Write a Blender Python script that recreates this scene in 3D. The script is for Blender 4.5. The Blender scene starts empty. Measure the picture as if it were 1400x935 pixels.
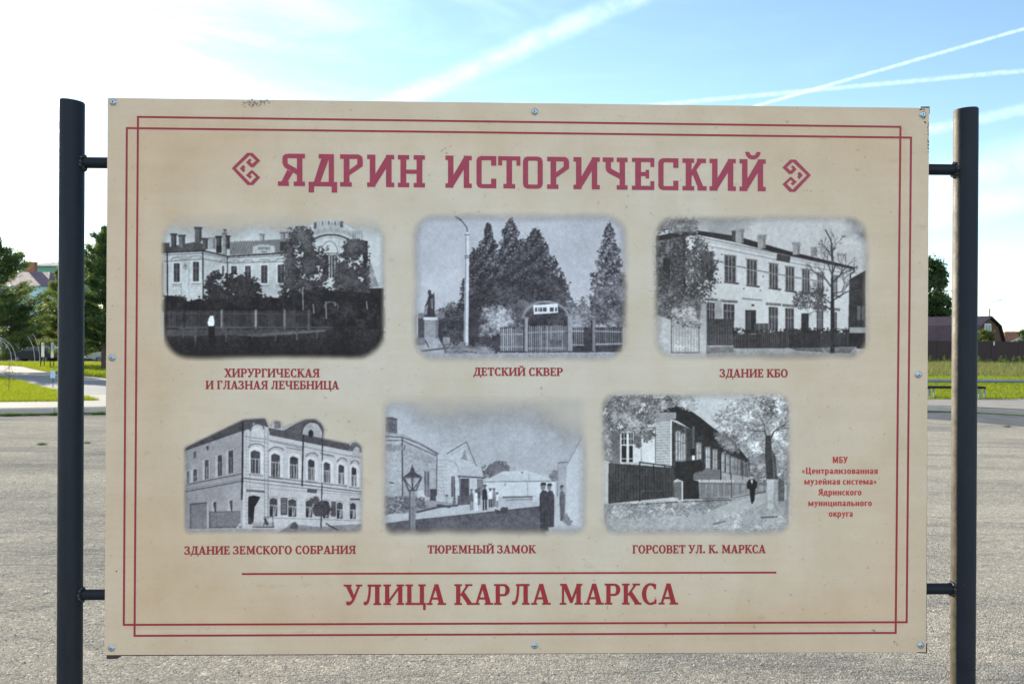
import bpy, bmesh, math, random
import numpy as np
from mathutils import Vector, Matrix
from mathutils.geometry import delaunay_2d_cdt

random.seed(7)
RNG = np.random.default_rng(11)
S = bpy.context.scene
COL = S.collection
R = math.radians

# ------------------------------------------------------------------ camera
F = 1361.1                       # focal length in photo pixels (35 mm lens)
CAM_H = 1.8
ROLL = R(0.3123)
CR, SR = math.cos(ROLL), math.sin(ROLL)
cam = bpy.data.cameras.new('camera')
cam.lens = 35.0
cam.sensor_width = 36.0
cam.clip_start = 0.05
cam.clip_end = 8000
cam.dof.use_dof = True
cam.dof.focus_distance = 3.05
cam.dof.aperture_fstop = 11.0
camo = bpy.data.objects.new('camera', cam)
camo.matrix_world = Matrix(((CR, -SR, 0, 0), (0, 0, -1, 0), (SR, CR, 0, CAM_H), (0, 0, 0, 1)))
COL.objects.link(camo)
S.camera = camo

# ------------------------------------------------------------------ light
SUN_AZ, SUN_EL = -38.0, 19.0     # degrees; azimuth from +Y towards +X
SUNV = Vector((math.sin(R(SUN_AZ)) * math.cos(R(SUN_EL)), math.cos(R(SUN_AZ)) * math.cos(R(SUN_EL)), math.sin(R(SUN_EL))))
sl = bpy.data.lights.new('sun', 'SUN')
sl.energy = 3.6
sl.angle = R(0.6)
sl.color = (1.0, 0.90, 0.74)
so = bpy.data.objects.new('sun', sl)
so.rotation_euler = SUNV.to_track_quat('Z', 'Y').to_euler()
COL.objects.link(so)
S.view_settings.view_transform = 'Standard'
S.view_settings.look = 'None'
S.view_settings.gamma = 1.0
S.view_settings.use_curve_mapping = False
S.view_settings.exposure = 1.30
S.render.engine = 'CYCLES'
S.cycles.max_bounces = 8
S.cycles.transparent_max_bounces = 8
S.cycles.use_denoising = True
S.cycles.sample_clamp_indirect = 6.0


def ray(px, py):
    """direction through a pixel of the 1400x935 photograph, scaled to Y = 1"""
    dx, dy = px - 700.0, py - 467.5
    x = dx * CR + dy * SR
    y = -dx * SR + dy * CR
    return Vector((x / F, 1.0, -y / F))


W = bpy.data.worlds.new('World')
S.world = W
W.use_nodes = True


def world_sky():
    nt = W.node_tree
    N, L = nt.nodes, nt.links
    N.clear()
    out = N.new('ShaderNodeOutputWorld')
    bg = N.new('ShaderNodeBackground')
    bg.inputs['Strength'].default_value = 0.10
    sky = N.new('ShaderNodeTexSky')
    sky.sky_type = 'NISHITA'
    sky.sun_disc = False
    sky.sun_elevation = R(SUN_EL)
    sky.sun_rotation = R(SUN_AZ)
    sky.air_density = 0.72
    sky.dust_density = 0.1
    sky.ozone_density = 0.4
    tc = N.new('ShaderNodeTexCoord')
    nrm = N.new('ShaderNodeVectorMath'); nrm.operation = 'NORMALIZE'
    L.new(tc.outputs['Generated'], nrm.inputs[0])
    D = nrm.outputs[0]

    def m(op, a, b=None, c=None):
        n = N.new('ShaderNodeMath'); n.operation = op
        for i, v in enumerate((a, b, c)):
            if v is None:
                continue
            if isinstance(v, (int, float)):
                n.inputs[i].default_value = v
            else:
                L.new(v, n.inputs[i])
        return n.outputs[0]

    def dot(v):
        n = N.new('ShaderNodeVectorMath'); n.operation = 'DOT_PRODUCT'
        L.new(D, n.inputs[0]); n.inputs[1].default_value = tuple(v)
        return n.outputs['Value']

    def noise(scale, detail=5, rough=0.55, vec=None, dist=0.0):
        n = N.new('ShaderNodeTexNoise')
        n.inputs['Scale'].default_value = scale
        n.inputs['Detail'].default_value = detail
        n.inputs['Roughness'].default_value = rough
        n.inputs['Distortion'].default_value = dist
        L.new(vec or D, n.inputs['Vector'])
        return n.outputs['Fac']

    def ramp(f, a, b):
        n = N.new('ShaderNodeMapRange'); n.interpolation_type = 'SMOOTHSTEP'
        L.new(f, n.inputs['Value'])
        n.inputs['From Min'].default_value = a
        n.inputs['From Max'].default_value = b
        return n.outputs['Result']

    def trail(p, q, width, soft, span, scale, gain):
        a, b = ray(*p).normalized(), ray(*q).normalized()
        n = a.cross(b).normalized()
        mid = ((a + b) / 2).normalized()
        half = math.cos(a.angle(b) / 2 * span)
        wob = m('MULTIPLY', m('SUBTRACT', noise(scale, 4, 0.6), 0.5), width * 0.9)
        d = m('ABSOLUTE', m('ADD', dot(n), wob))
        band = m('SUBTRACT', 1.0, ramp(d, width * (1 - soft), width * (1 + soft)))
        lim = ramp(dot(mid), half, half + (1 - half) * 0.5)
        br = m('ADD', 0.45, m('MULTIPLY', ramp(noise(scale * 1.2, 6, 0.65), 0.30, 0.66), 0.75))
        return m('MULTIPLY', m('MULTIPLY', band, lim), m('MULTIPLY', br, gain))

    trails = [
        trail((520, 150), (880, -10), 0.0075, 1.0, 1.5, 40, 0.46),
        trail((1020, 149), (1420, 34), 0.0012, 0.85, 1.6, 170, 0.6),
        trail((860, 147), (1420, 95), 0.0016, 0.95, 1.7, 140, 0.42),
        trail((1230, 187), (1440, 141), 0.0036, 1.0, 2.2, 80, 0.42),
        trail((1250, 262), (1440, 215), 0.0160, 1.0, 1.6, 14, 0.40),
        trail((1250, 300), (1440, 262), 0.0100, 1.0, 1.6, 18, 0.35),
    ]
    # thin cirrus veil, drawn out along one direction
    mp = N.new('ShaderNodeMapping'); mp.vector_type = 'POINT'
    mp.inputs['Rotation'].default_value = (0.0, R(24), R(8))
    mp.inputs['Scale'].default_value = (1.1, 1.2, 5.5)
    L.new(D, mp.inputs['Vector'])
    cir = ramp(noise(2.6, 8, 0.62, mp.outputs[0], 0.5), 0.44, 0.72)
    sund = m('MAXIMUM', dot(SUNV), 0.0)
    glow = m('POWER', sund, 7.0)
    veil = m('MULTIPLY', cir, m('ADD', 0.05, m('MULTIPLY', glow, 0.95)))
    aure = m('MULTIPLY', m('POWER', sund, 22.0), 0.42)
    # unseen bright clouds behind the camera, added to light the board's shaded face
    fill_cloud = ramp(noise(2.2, 8, 0.58, None, 0.3), 0.40, 0.55)
    fill_bank = m('MULTIPLY', fill_cloud, m('MULTIPLY', ramp(dot((-0.1, -0.95, 0.30)), 0.15, 0.65), 1.9))
    tot = m('ADD', veil, fill_bank)
    zc = N.new('ShaderNodeSeparateXYZ'); L.new(D, zc.inputs[0])
    low = m('POWER', m('SUBTRACT', 1.0, m('MINIMUM', m('ABSOLUTE', zc.outputs[2]), 1.0)), 9.0)
    tot = m('ADD', tot, m('MULTIPLY', low, 0.03))
    for t in trails:
        tot = m('ADD', tot, t)
    tot = m('ADD', tot, aure)
    add = N.new('ShaderNodeMix'); add.data_type = 'RGBA'; add.blend_type = 'ADD'
    add.clamp_factor = False
    L.new(tot, add.inputs['Factor'])
    wb = N.new('ShaderNodeMix'); wb.data_type = 'RGBA'; wb.blend_type = 'MULTIPLY'
    wb.inputs['Factor'].default_value = 1.0
    L.new(sky.outputs['Color'], wb.inputs[6]); wb.inputs[7].default_value = (0.93, 1.02, 0.99, 1)
    L.new(wb.outputs[2], add.inputs[6])
    add.inputs[7].default_value = (CLOUD * 0.97, CLOUD * 0.98, CLOUD * 1.0, 1)
    L.new(add.outputs[2], bg.inputs['Color'])
    L.new(bg.outputs[0], out.inputs['Surface'])


CLOUD = 3.2
world_sky()

# ------------------------------------------------------------------ helpers


def lin(c):
    c = c / 255.0
    return c / 12.92 if c <= 0.04045 else ((c + 0.055) / 1.055) ** 2.4


class NT:
    """small wrapper that writes node materials"""

    def __init__(s, name):
        s.m = bpy.data.materials.new(name)
        s.m.use_nodes = True
        s.nt = s.m.node_tree
        s.N, s.L = s.nt.nodes, s.nt.links
        s.b = s.N['Principled BSDF']
        s.out = s.N['Material Output']
        s._o = None

    def set(s, **k):
        for a, v in k.items():
            a = a.replace('_', ' ')
            sock = s.b.inputs[a]
            if isinstance(v, (int, float)):
                sock.default_value = v
            elif isinstance(v, tuple):
                sock.default_value = v if len(v) == 4 else v + (1,)
            else:
                s.L.new(v, sock)
        return s

    def obj(s):
        if s._o is None:
            s._o = s.N.new("ShaderNodeTexCoord").outputs["Object"]
        return s._o

    def geo(s):
        return s.N.new('ShaderNodeNewGeometry').outputs['Position']

    def scale(s, vec, sc, rot=(0, 0, 0)):
        n = s.N.new('ShaderNodeMapping')
        n.inputs['Scale'].default_value = sc
        n.inputs['Rotation'].default_value = rot
        s.L.new(vec, n.inputs['Vector'])
        return n.outputs[0]

    def noise(s, scale, detail=4, rough=0.55, vec=None, dist=0.0, out='Fac'):
        n = s.N.new('ShaderNodeTexNoise')
        n.inputs['Scale'].default_value = scale
        n.inputs['Detail'].default_value = detail
        n.inputs['Roughness'].default_value = rough
        n.inputs['Distortion'].default_value = dist
        s.L.new(vec if vec is not None else s.obj(), n.inputs['Vector'])
        return n.outputs[out]

    def voronoi(s, scale, vec=None, out='Distance', feature='F1'):
        n = s.N.new('ShaderNodeTexVoronoi')
        n.feature = feature
        n.inputs['Scale'].default_value = scale
        s.L.new(vec if vec is not None else s.obj(), n.inputs['Vector'])
        return n.outputs[out]

    def ramp(s, f, *stops):
        n = s.N.new('ShaderNodeValToRGB')
        e = n.color_ramp.elements
        while len(e) < len(stops):
            e.new(0.5)
        for i, (p, c) in enumerate(stops):
            e[i].position = p
            if isinstance(c, (int, float)):
                c = (c, c, c)
            e[i].color = tuple(c) + (1,) if len(c) == 3 else c
        s.L.new(f, n.inputs['Fac'])
        return n.outputs['Color']

    def mix(s, f, a, b, mode='MIX'):
        n = s.N.new('ShaderNodeMix'); n.data_type = 'RGBA'; n.blend_type = mode
        for sock, v in ((n.inputs['Factor'], f), (n.inputs[6], a), (n.inputs[7], b)):
            if isinstance(v, (int, float)):
                sock.default_value = v if sock == n.inputs['Factor'] else (v, v, v, 1)
            elif isinstance(v, tuple):
                sock.default_value = v if len(v) == 4 else v + (1,)
            else:
                s.L.new(v, sock)
        return n.outputs[2]

    def math(s, op, a, b=None, c=None):
        n = s.N.new('ShaderNodeMath'); n.operation = op
        for i, v in enumerate((a, b, c)):
            if v is None:
                continue
            if isinstance(v, (int, float)):
                n.inputs[i].default_value = v
            else:
                s.L.new(v, n.inputs[i])
        return n.outputs[0]

    def sep(s, vec):
        n = s.N.new('ShaderNodeSeparateXYZ'); s.L.new(vec, n.inputs[0])
        return n.outputs

    def bump(s, h, dist=0.01, strength=1.0):
        n = s.N.new('ShaderNodeBump')
        n.inputs['Distance'].default_value = dist
        n.inputs['Strength'].default_value = strength
        s.L.new(h, n.inputs['Height'])
        s.L.new(n.outputs[0], s.b.inputs['Normal'])
        return s

    def translucent(s, f, col):
        """part of the light passes through a thin leaf"""
        t = s.N.new('ShaderNodeBsdfTranslucent')
        if isinstance(col, tuple):
            t.inputs['Color'].default_value = col + (1,)
        else:
            s.L.new(col, t.inputs['Color'])
        x = s.N.new('ShaderNodeMixShader')
        x.inputs[0].default_value = f
        s.L.new(s.b.outputs[0], x.inputs[1])
        s.L.new(t.outputs[0], x.inputs[2])
        s.L.new(x.outputs[0], s.out.inputs['Surface'])
        return s


def plain(name, c, rough=0.6, metal=0.0, var=0.15, scale=6.0):
    n = NT(name)
    f = n.noise(scale, 5, 0.6)
    a = tuple(x * (1 - var) for x in c)
    b = tuple(min(1, x * (1 + var)) for x in c)
    n.set(Base_Color=n.ramp(f, (0.3, a), (0.7, b)), Roughness=rough, Metallic=metal)
    return n.m


def leafy(name, dark, light, trans=0.4, tcol=None, scale=1.2):
    n = NT(name)
    v = n.noise(scale, 3, 0.6)
    w = n.N.new('ShaderNodeObjectInfo')
    c = n.ramp(v, (0.3, dark), (0.7, light))
    n.set(Base_Color=c, Roughness=0.55, Specular_IOR_Level=0.25)
    n.translucent(trans, tcol or tuple(min(1, x * 1.5) for x in light))
    return n.m


class MB:
    """mesh collector: verts + faces, linked as ONE object"""

    def __init__(s):
        s.v, s.f = [], []

    def add(s, vs, fs):
        o = len(s.v)
        s.v += [tuple(p) for p in vs]
        s.f += [tuple(i + o for i in f) for f in fs]
        return s

    def box(s, a, b, rz=0.0, c=None):
        x0, y0, z0 = a; x1, y1, z1 = b
        vs = [(x0, y0, z0), (x1, y0, z0), (x1, y1, z0), (x0, y1, z0), (x0, y0, z1), (x1, y0, z1), (x1, y1, z1), (x0, y1, z1)]
        if rz:
            cx, cy = c or ((x0 + x1) / 2, (y0 + y1) / 2)
            k, n = math.cos(rz), math.sin(rz)
            vs = [(cx + (x - cx) * k - (y - cy) * n, cy + (x - cx) * n + (y - cy) * k, z) for x, y, z in vs]
        return s.add(vs, [(0, 3, 2, 1), (4, 5, 6, 7), (0, 1, 5, 4), (1, 2, 6, 5), (2, 3, 7, 6), (3, 0, 4, 7)])

    def tube(s, pts, r, n=10, cap=True):
        pts = [Vector(p) for p in pts]
        rs = list(r) if isinstance(r, (list, tuple)) else [r] * len(pts)
        o = len(s.v)
        up = None
        for i, p in enumerate(pts):
            t = (pts[min(i + 1, len(pts) - 1)] - pts[max(i - 1, 0)]).normalized()
            if up is None or abs(up.dot(t)) > 0.98:
                up = Vector((0, 0, 1)) if abs(t.z) < 0.9 else Vector((1, 0, 0))
            a = (up - t * up.dot(t)).normalized()
            b = t.cross(a)
            up = a
            for k in range(n):
                w = 2 * math.pi * k / n
                s.v.append(tuple(p + (a * math.cos(w) + b * math.sin(w)) * rs[i]))
        for i in range(len(pts) - 1):
            for k in range(n):
                q = (k + 1) % n
                s.f.append((o + i * n + k, o + i * n + q, o + (i + 1) * n + q, o + (i + 1) * n + k))
        if cap:
            s.f.append(tuple(o + k for k in range(n))[::-1])
            e = o + (len(pts) - 1) * n
            s.f.append(tuple(e + k for k in range(n)))
        return s

    def lathe(s, prof, n=20, c=(0, 0, 0), axis='Z'):
        o = len(s.v)
        for r, h in prof:
            for k in range(n):
                w = 2 * math.pi * k / n
                x, y = r * math.cos(w), r * math.sin(w)
                p = {'Z': (x, y, h), 'Y': (x, h, y), 'X': (h, x, y)}[axis]
                s.v.append((c[0] + p[0], c[1] + p[1], c[2] + p[2]))
        for i in range(len(prof) - 1):
            for k in range(n):
                q = (k + 1) % n
                s.f.append((o + i * n + k, o + i * n + q, o + (i + 1) * n + q, o + (i + 1) * n + k))
        s.f.append(tuple(o + k for k in range(n)))
        e = o + (len(prof) - 1) * n
        s.f.append(tuple(e + k for k in range(n)))
        return s

    def prism(s, poly, z0, z1):
        n = len(poly)
        vs = [(x, y, z0) for x, y in poly] + [(x, y, z1) for x, y in poly]
        return s.add(vs, [tuple(range(n))[::-1], tuple(range(n, 2 * n))] + [(i, (i + 1) % n, (i + 1) % n + n, i + n) for i in range(n)])

    def build(s, name, mat, parent=None, smooth=False, bevel=0.0):
        me = bpy.data.meshes.new(name)
        me.from_pydata(s.v, [], s.f)
        bm = bmesh.new(); bm.from_mesh(me)
        bmesh.ops.recalc_face_normals(bm, faces=bm.faces)
        if bevel:
            bmesh.ops.bevel(bm, geom=[e for e in bm.edges if e.calc_face_angle(0) > 0.6], offset=bevel, segments=2, affect='EDGES', profile=0.6)
        bm.to_mesh(me); bm.free()
        return link(name, me, mat, parent, smooth)


def link(name, me, mat, parent=None, smooth=False):
    if smooth:
        me.shade_smooth()
        if smooth != 'all':
            me.set_sharp_from_angle(angle=R(38))
    if mat is not None:
        me.materials.append(mat)
    o = bpy.data.objects.new(name, me)
    COL.objects.link(o)
    if parent is not None:
        o.parent = parent
    return o


def quads(name, V, mat, parent=None, per=4):
    """many loose faces from an (n, per, 3) array, as one mesh"""
    V = np.asarray(V, dtype=np.float32)
    n = len(V)
    me = bpy.data.meshes.new(name)
    me.vertices.add(n * per)
    me.vertices.foreach_set('co', V.reshape(-1))
    me.loops.add(n * per)
    me.loops.foreach_set('vertex_index', np.arange(n * per, dtype=np.int32))
    me.polygons.add(n)
    me.polygons.foreach_set('loop_start', np.arange(0, n * per, per, dtype=np.int32))
    me.update(calc_edges=True)
    return link(name, me, mat, parent)


def tag(o, label=None, cat=None, group=None, kind=None):
    if label: o['label'] = label
    if cat: o['category'] = cat
    if group: o['group'] = group
    if kind: o['kind'] = kind
    return o


def empty(name, loc=(0, 0, 0), rz=0.0):
    o = bpy.data.objects.new(name, None)
    o.location = loc
    o.rotation_euler = (0, 0, rz)
    COL.objects.link(o)
    return o


def copy_tree(o, parent=None):
    c = o.copy()
    COL.objects.link(c)
    c.parent = parent
    for ch in list(o.children):
        copy_tree(ch, c)
    return c


def sstep(a, b, x):
    t = np.clip((x - a) / (b - a), 0, 1)
    return t * t * (3 - 2 * t)


def gz(x, y):
    """height of the natural ground: the far left dips a little"""
    return float(-0.62 * sstep(66, 95, y) * (1 - sstep(-6, 12, x)))


def at(px, py, Y):
    r = ray(px, py)
    return Vector((r.x * Y, Y, CAM_H + r.z * Y))


def gnd(px, py, z=0.0):
    r = ray(px, py)
    t = (z - CAM_H) / r.z
    return Vector((r.x * t, t, z))


# ================================================================== THE SETTING
def inside_poly(P, x, y):
    P = np.asarray(P, float)
    ins = np.zeros(np.shape(x), bool)
    for (x0, y0), (x1, y1) in zip(P, np.roll(P, -1, 0)):
        if y0 == y1:
            continue
        c = ((y0 > y) != (y1 > y)) & (x < (x1 - x0) * (y - y0) / (y1 - y0) + x0)
        ins ^= c
    return ins


def sample_poly(P, n):
    P = np.asarray(P, float)
    lo, hi = P.min(0), P.max(0)
    out = np.zeros((0, 2))
    while len(out) < n:
        q = RNG.uniform(lo, hi, (n * 2, 2))
        out = np.vstack([out, q[inside_poly(P, q[:, 0], q[:, 1])]])
    return out[:n]


def pxpoly(pts, z):
    return [tuple(gnd(x, y, z).xy) for x, y in pts]


# --- materials of the ground
def mat_lot():
    n = NT('worn_asphalt')
    g = n.obj()
    big = n.noise(0.28, 5, 0.6, g)
    mid = n.noise(1.3, 6, 0.68, n.scale(g, (0.45, 1.6, 1), (0, 0, 0.12)))
    fine = n.noise(46, 5, 0.75, g)
    grain = n.noise(150, 3, 0.7, g)
    grit = n.voronoi(95, g)
    c = n.ramp(big, (0.32, (0.58, 0.53, 0.435)), (0.68, (0.67, 0.615, 0.51)))
    c = n.mix(n.ramp(mid, (0.34, 0.6), (0.50, 0.0)), c, n.mix(1.0, c, (0.68, 0.72, 0.78), 'MULTIPLY'))
    patch = n.noise(0.55, 4, 0.7, n.scale(g, (0.35, 1.3, 1), (0, 0, -0.2)), 0.6)
    c = n.mix(n.ramp(patch, (0.55, 0.0), (0.62, 0.55)), c, n.mix(1.0, c, (0.74, 0.78, 0.84), 'MULTIPLY'))
    c = n.mix(n.ramp(fine, (0.30, 0.9), (0.58, 0.0)), c, n.mix(1.0, c, (0.50, 0.49, 0.48), 'MULTIPLY'))
    c = n.mix(n.ramp(grain, (0.36, 0.7), (0.55, 0.0)), c, n.mix(1.0, c, (0.52, 0.51, 0.50), 'MULTIPLY'))
    c = n.mix(n.ramp(grit, (0.06, 0.85), (0.22, 0.0)), c, n.mix(1.0, c, (1.55, 1.52, 1.46), 'MULTIPLY'))
    for sc, lo, hi in ((85, 0.70, 1.38), (30, 0.82, 1.18)):      # single stones of the worn surface
        cell = n.sep(n.voronoi(sc, g, 'Color'))[0]
        c = n.mix(1.0, c, n.ramp(cell, (0.0, lo), (0.85, 1.0), (1.0, hi)), 'MULTIPLY')
    worn = n.noise(0.16, 4, 0.62, n.scale(g, (0.7, 1.2, 1), (0, 0, 0.5)), 0.4)
    c = n.mix(n.ramp(worn, (0.40, 0.75), (0.52, 0.0)), c, n.mix(1.0, c, (0.72, 0.74, 0.78), 'MULTIPLY'))
    trk = n.N.new('ShaderNodeTexWave'); trk.wave_type = 'BANDS'; trk.bands_direction = 'Y'
    trk.inputs['Scale'].default_value = 0.19; trk.inputs['Distortion'].default_value = 3.0; trk.inputs['Detail'].default_value = 2.0; trk.inputs['Detail Scale'].default_value = 0.35
    n.L.new(n.scale(g, (1, 1, 1), (0, 0, 0.22)), trk.inputs['Vector'])
    c = n.mix(n.ramp(trk.outputs['Fac'], (0.80, 0.0), (0.97, 0.38)), c, n.mix(1.0, c, (0.70, 0.72, 0.76), 'MULTIPLY'))
    crack = n.ramp(n.noise(0.55, 8, 0.66, n.scale(g, (0.35, 2.2, 1), (0, 0, 0.15)), 1.4), (0.490, 0.0), (0.5, 0.8), (0.510, 0.0))
    c = n.mix(crack, c, n.mix(1.0, c, (0.50, 0.51, 0.55), 'MULTIPLY'))
    n.set(Base_Color=c, Roughness=1.0, Specular_IOR_Level=0.0)
    h = n.math('ADD', n.math('MULTIPLY', fine, 1.0), n.math('MULTIPLY', grain, 0.5))
    h = n.math('ADD', h, n.math('MULTIPLY', mid, 0.8))
    h = n.math('SUBTRACT', h, n.math('MULTIPLY', grit, 0.5))
    h = n.math('SUBTRACT', h, n.math('MULTIPLY', n.voronoi(85, g), 0.9))
    n.bump(h, 0.013, 1.0)
    return n.m


def mat_grass_ground():
    n = NT('grass_ground')
    g = n.obj()
    a = n.noise(0.5, 5, 0.6, g)
    b = n.noise(9, 4, 0.7, g)
    c = n.ramp(a, (0.3, (0.045, 0.075, 0.014)), (0.7, (0.085, 0.115, 0.022)))
    c = n.mix(n.ramp(b, (0.35, 0.7), (0.6, 0.0)), c, (0.055, 0.05, 0.025))
    n.set(Base_Color=c, Roughness=0.9, Specular_IOR_Level=0.1)
    n.bump(b, 0.08, 1.0)
    return n.m


def mat_paving(name, c0, c1, sc=3.0):
    n = NT(name)
    g = n.obj()
    a = n.noise(sc, 5, 0.62, g)
    f = n.noise(45, 3, 0.6, g)
    c = n.ramp(a, (0.3, c0), (0.7, c1))
    c = n.mix(n.ramp(f, (0.3, 0.5), (0.6, 0.0)), c, n.mix(1.0, c, (0.7, 0.7, 0.7), 'MULTIPLY'))
    n.set(Base_Color=c, Roughness=0.85, Specular_IOR_Level=0.3)
    n.bump(f, 0.006, 0.7)
    return n.m


M_LOT = mat_lot()
M_GRASSG = mat_grass_ground()
M_WALK = mat_paving('light_concrete_paving', (0.245, 0.222, 0.192), (0.33, 0.30, 0.262))
M_ROAD = mat_paving('grey_asphalt', (0.13, 0.135, 0.145), (0.19, 0.195, 0.20), 1.2)
M_DARKROAD = mat_paving('dark_asphalt', (0.055, 0.058, 0.062), (0.12, 0.122, 0.125), 1.6)
M_KERB = mat_paving('kerb_concrete', (0.30, 0.285, 0.26), (0.40, 0.38, 0.35), 2.0)

# kerb line, base of its front face, from far left to far right
KERB = [Vector((-60, 20.6, 0)), Vector((-24, 22.6, 0)), gnd(0, 568), gnd(147, 565.5), Vector((-2, 25.6, 0)), Vector((6, 26.6, 0)),
        gnd(1267, 563), gnd(1330, 565), gnd(1400, 569), Vector((17, 23.3, 0)), Vector((30, 18, 0)), Vector((60, 4, 0))]


def build_ground():
    xs = np.concatenate([np.linspace(-2500, -80, 8)[:-1], np.linspace(-80, 80, 97), np.linspace(80, 2500, 8)[1:], [p.x for p in KERB]])
    xs = np.unique(np.round(xs, 3))
    offs = np.concatenate([[-600, -200, -60, -20, -3, -0.2, 0.06], np.linspace(0.1, 4, 6), np.linspace(6, 120, 48), np.linspace(130, 3000, 10)[1:]])
    V, Fc = [], []
    for of in offs:
        for x in xs:
            y = np.interp(x, [p.x for p in KERB], [p.y for p in KERB]) + of
            V.append((x, y, (0.15 if of > 0 else -0.35) + gz(x, y)))
    ys = offs
    nx = len(xs)
    for j in range(len(ys) - 1):
        for i in range(nx - 1):
            Fc.append((j * nx + i, j * nx + i + 1, (j + 1) * nx + i + 1, (j + 1) * nx + i))
    tag(MB().add(V, Fc).build('ground', M_GRASSG, smooth='all'), kind='structure')

    lot = [(-80, -40), (80, -40), (80, 0)] + [(p.x, p.y + 0.08) for p in KERB[::-1]] + [(-80, 20)]
    tag(flat('parking_lot', lot, 0.0, M_LOT), kind='structure')
    # darker strip of asphalt along the kerb at the right
    d = [(7, 26.6), gnd(1267, 563).xy, gnd(1330, 565).xy, gnd(1400, 569).xy, (17, 23.3), (30, 18), (29, 15.5), (16, 21.4), gnd(1400, 583).xy, gnd(1330, 577).xy, gnd(1267, 572).xy, (7, 24.8)]
    tag(flat('asphalt_strip', [tuple(p) for p in d], 0.005, M_DARKROAD), kind='structure')

    # kerb: a row of kerbstones as one structure, 15 cm high
    mb = MB()
    for a, b in zip(KERB, KERB[1:]):
        t = (b - a); L = t.length; t.normalize()
        nrm = Vector((-t.y, t.x, 0))
        k = max(1, int(L / 1.0))
        for i in range(k):
            p, q = a + t * (L * i / k + 0.004), a + t * (L * (i + 1) / k - 0.004)
            dz = random.uniform(-0.006, 0.006)
            mb.prism([tuple(p.xy), tuple(q.xy), tuple((q + nrm * 0.16).xy), tuple((p + nrm * 0.16).xy)], -0.3, 0.155 + dz)
    tag(mb.build('kerb', M_KERB, bevel=0.012), kind='structure')

    back = pxpoly([(-300, 550.5), (0, 549.5), (80, 548.5), (137, 547.3), (112, 542), (96, 539), (147, 539.5)], 0.165)
    back += [(-2, 31.5), (6, 31.2)] + pxpoly([(1267, 546), (1400, 545.5)], 0.165) + [(20, 27.5), (34, 20)]
    back = [(-60, 23.8), (-24, 25.2)] + back[1:]
    front = [(p.x, p.y + 0.12) for p in KERB[:-1]]
    tag(flat('pavement', front + back[::-1], 0.168, M_WALK), kind='structure')
    path = pxpoly([(-300, 491), (0, 499.5), (30, 501.5), (50, 506), (80, 512), (115, 513.5), (147, 518), (280, 524), (280, 526), (147, 520.5), (115, 516.5), (80, 514.3), (0, 513.5), (-300, 513.5)], 0.165)
    tag(flat('path', path, 0.172, M_WALK), kind='structure')
    road = pxpoly([(-300, 513.3), (0, 513.3), (80, 514.1), (115, 516.3), (147, 520.3), (280, 526)], 0.165) + [(2, 36.5), (2, 31.6)] \
        + pxpoly([(147, 539.3), (96, 538.8), (80, 535), (55, 529.5), (30, 522), (0, 516.2), (-300, 515.6)], 0.165)
    tag(flat('road', road, 0.160, M_ROAD), kind='structure')
    # street in front of the far houses where the cars are parked
    tag(flat('side_street', [(-75, 96), (-22, 96), (-22, 103.5), (-75, 103.5)], 0.165 - 0.62, M_ROAD), kind='structure')


def flat(name, poly, z, mat):
    pts = [Vector((p[0], p[1])) for p in poly]
    n = len(pts)
    vs, es, fs, *_ = delaunay_2d_cdt(pts, [(i, (i + 1) % n) for i in range(n)], [list(range(n))], 1, 1e-5)
    me = bpy.data.meshes.new(name)
    fs = [f if (vs[f[1]] - vs[f[0]]).cross(vs[f[2]] - vs[f[0]]) > 0 else f[::-1] for f in fs]
    me.from_pydata([(v.x, v.y, z) for v in vs], [], fs)
    me.update()
    return link(name, me, mat)


build_ground()

# --- grass
M_BLADE = leafy('grass_blade', (0.075, 0.115, 0.012), (0.14, 0.175, 0.018), 0.52, (0.30, 0.35, 0.02), 0.9)
M_DRY = leafy('tall_grass_blade', (0.05, 0.085, 0.018), (0.19, 0.175, 0.07), 0.45, (0.23, 0.24, 0.06), 0.22)
M_WEED = leafy('weed_leaf', (0.045, 0.085, 0.018), (0.085, 0.13, 0.03), 0.4, (0.14, 0.20, 0.03), 2.0)


def blades(name, xy, h0, h1, w, z0, mat, lean=0.5):
    n = len(xy)
    a = RNG.uniform(0, 2 * np.pi, n)
    h = RNG.uniform(h0, h1, n) * (0.7 + 0.6 * RNG.random(n))
    l = RNG.uniform(0, lean, n) * h
    b = RNG.uniform(0, 2 * np.pi, n)
    V = np.zeros((n, 3, 3))
    zz = z0 + (np.array([gz(x, y) for x, y in xy]) if xy[:, 1].max() > 60 else 0)
    for k, s in ((0, -1), (1, 1)):
        V[:, k, 0] = xy[:, 0] + s * np.cos(a) * w / 2
        V[:, k, 1] = xy[:, 1] + s * np.sin(a) * w / 2
        V[:, k, 2] = zz
    V[:, 2, 0] = xy[:, 0] + np.cos(b) * l
    V[:, 2, 1] = xy[:, 1] + np.sin(b) * l
    V[:, 2, 2] = zz + h
    return quads(name, V, mat, None, 3)


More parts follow.
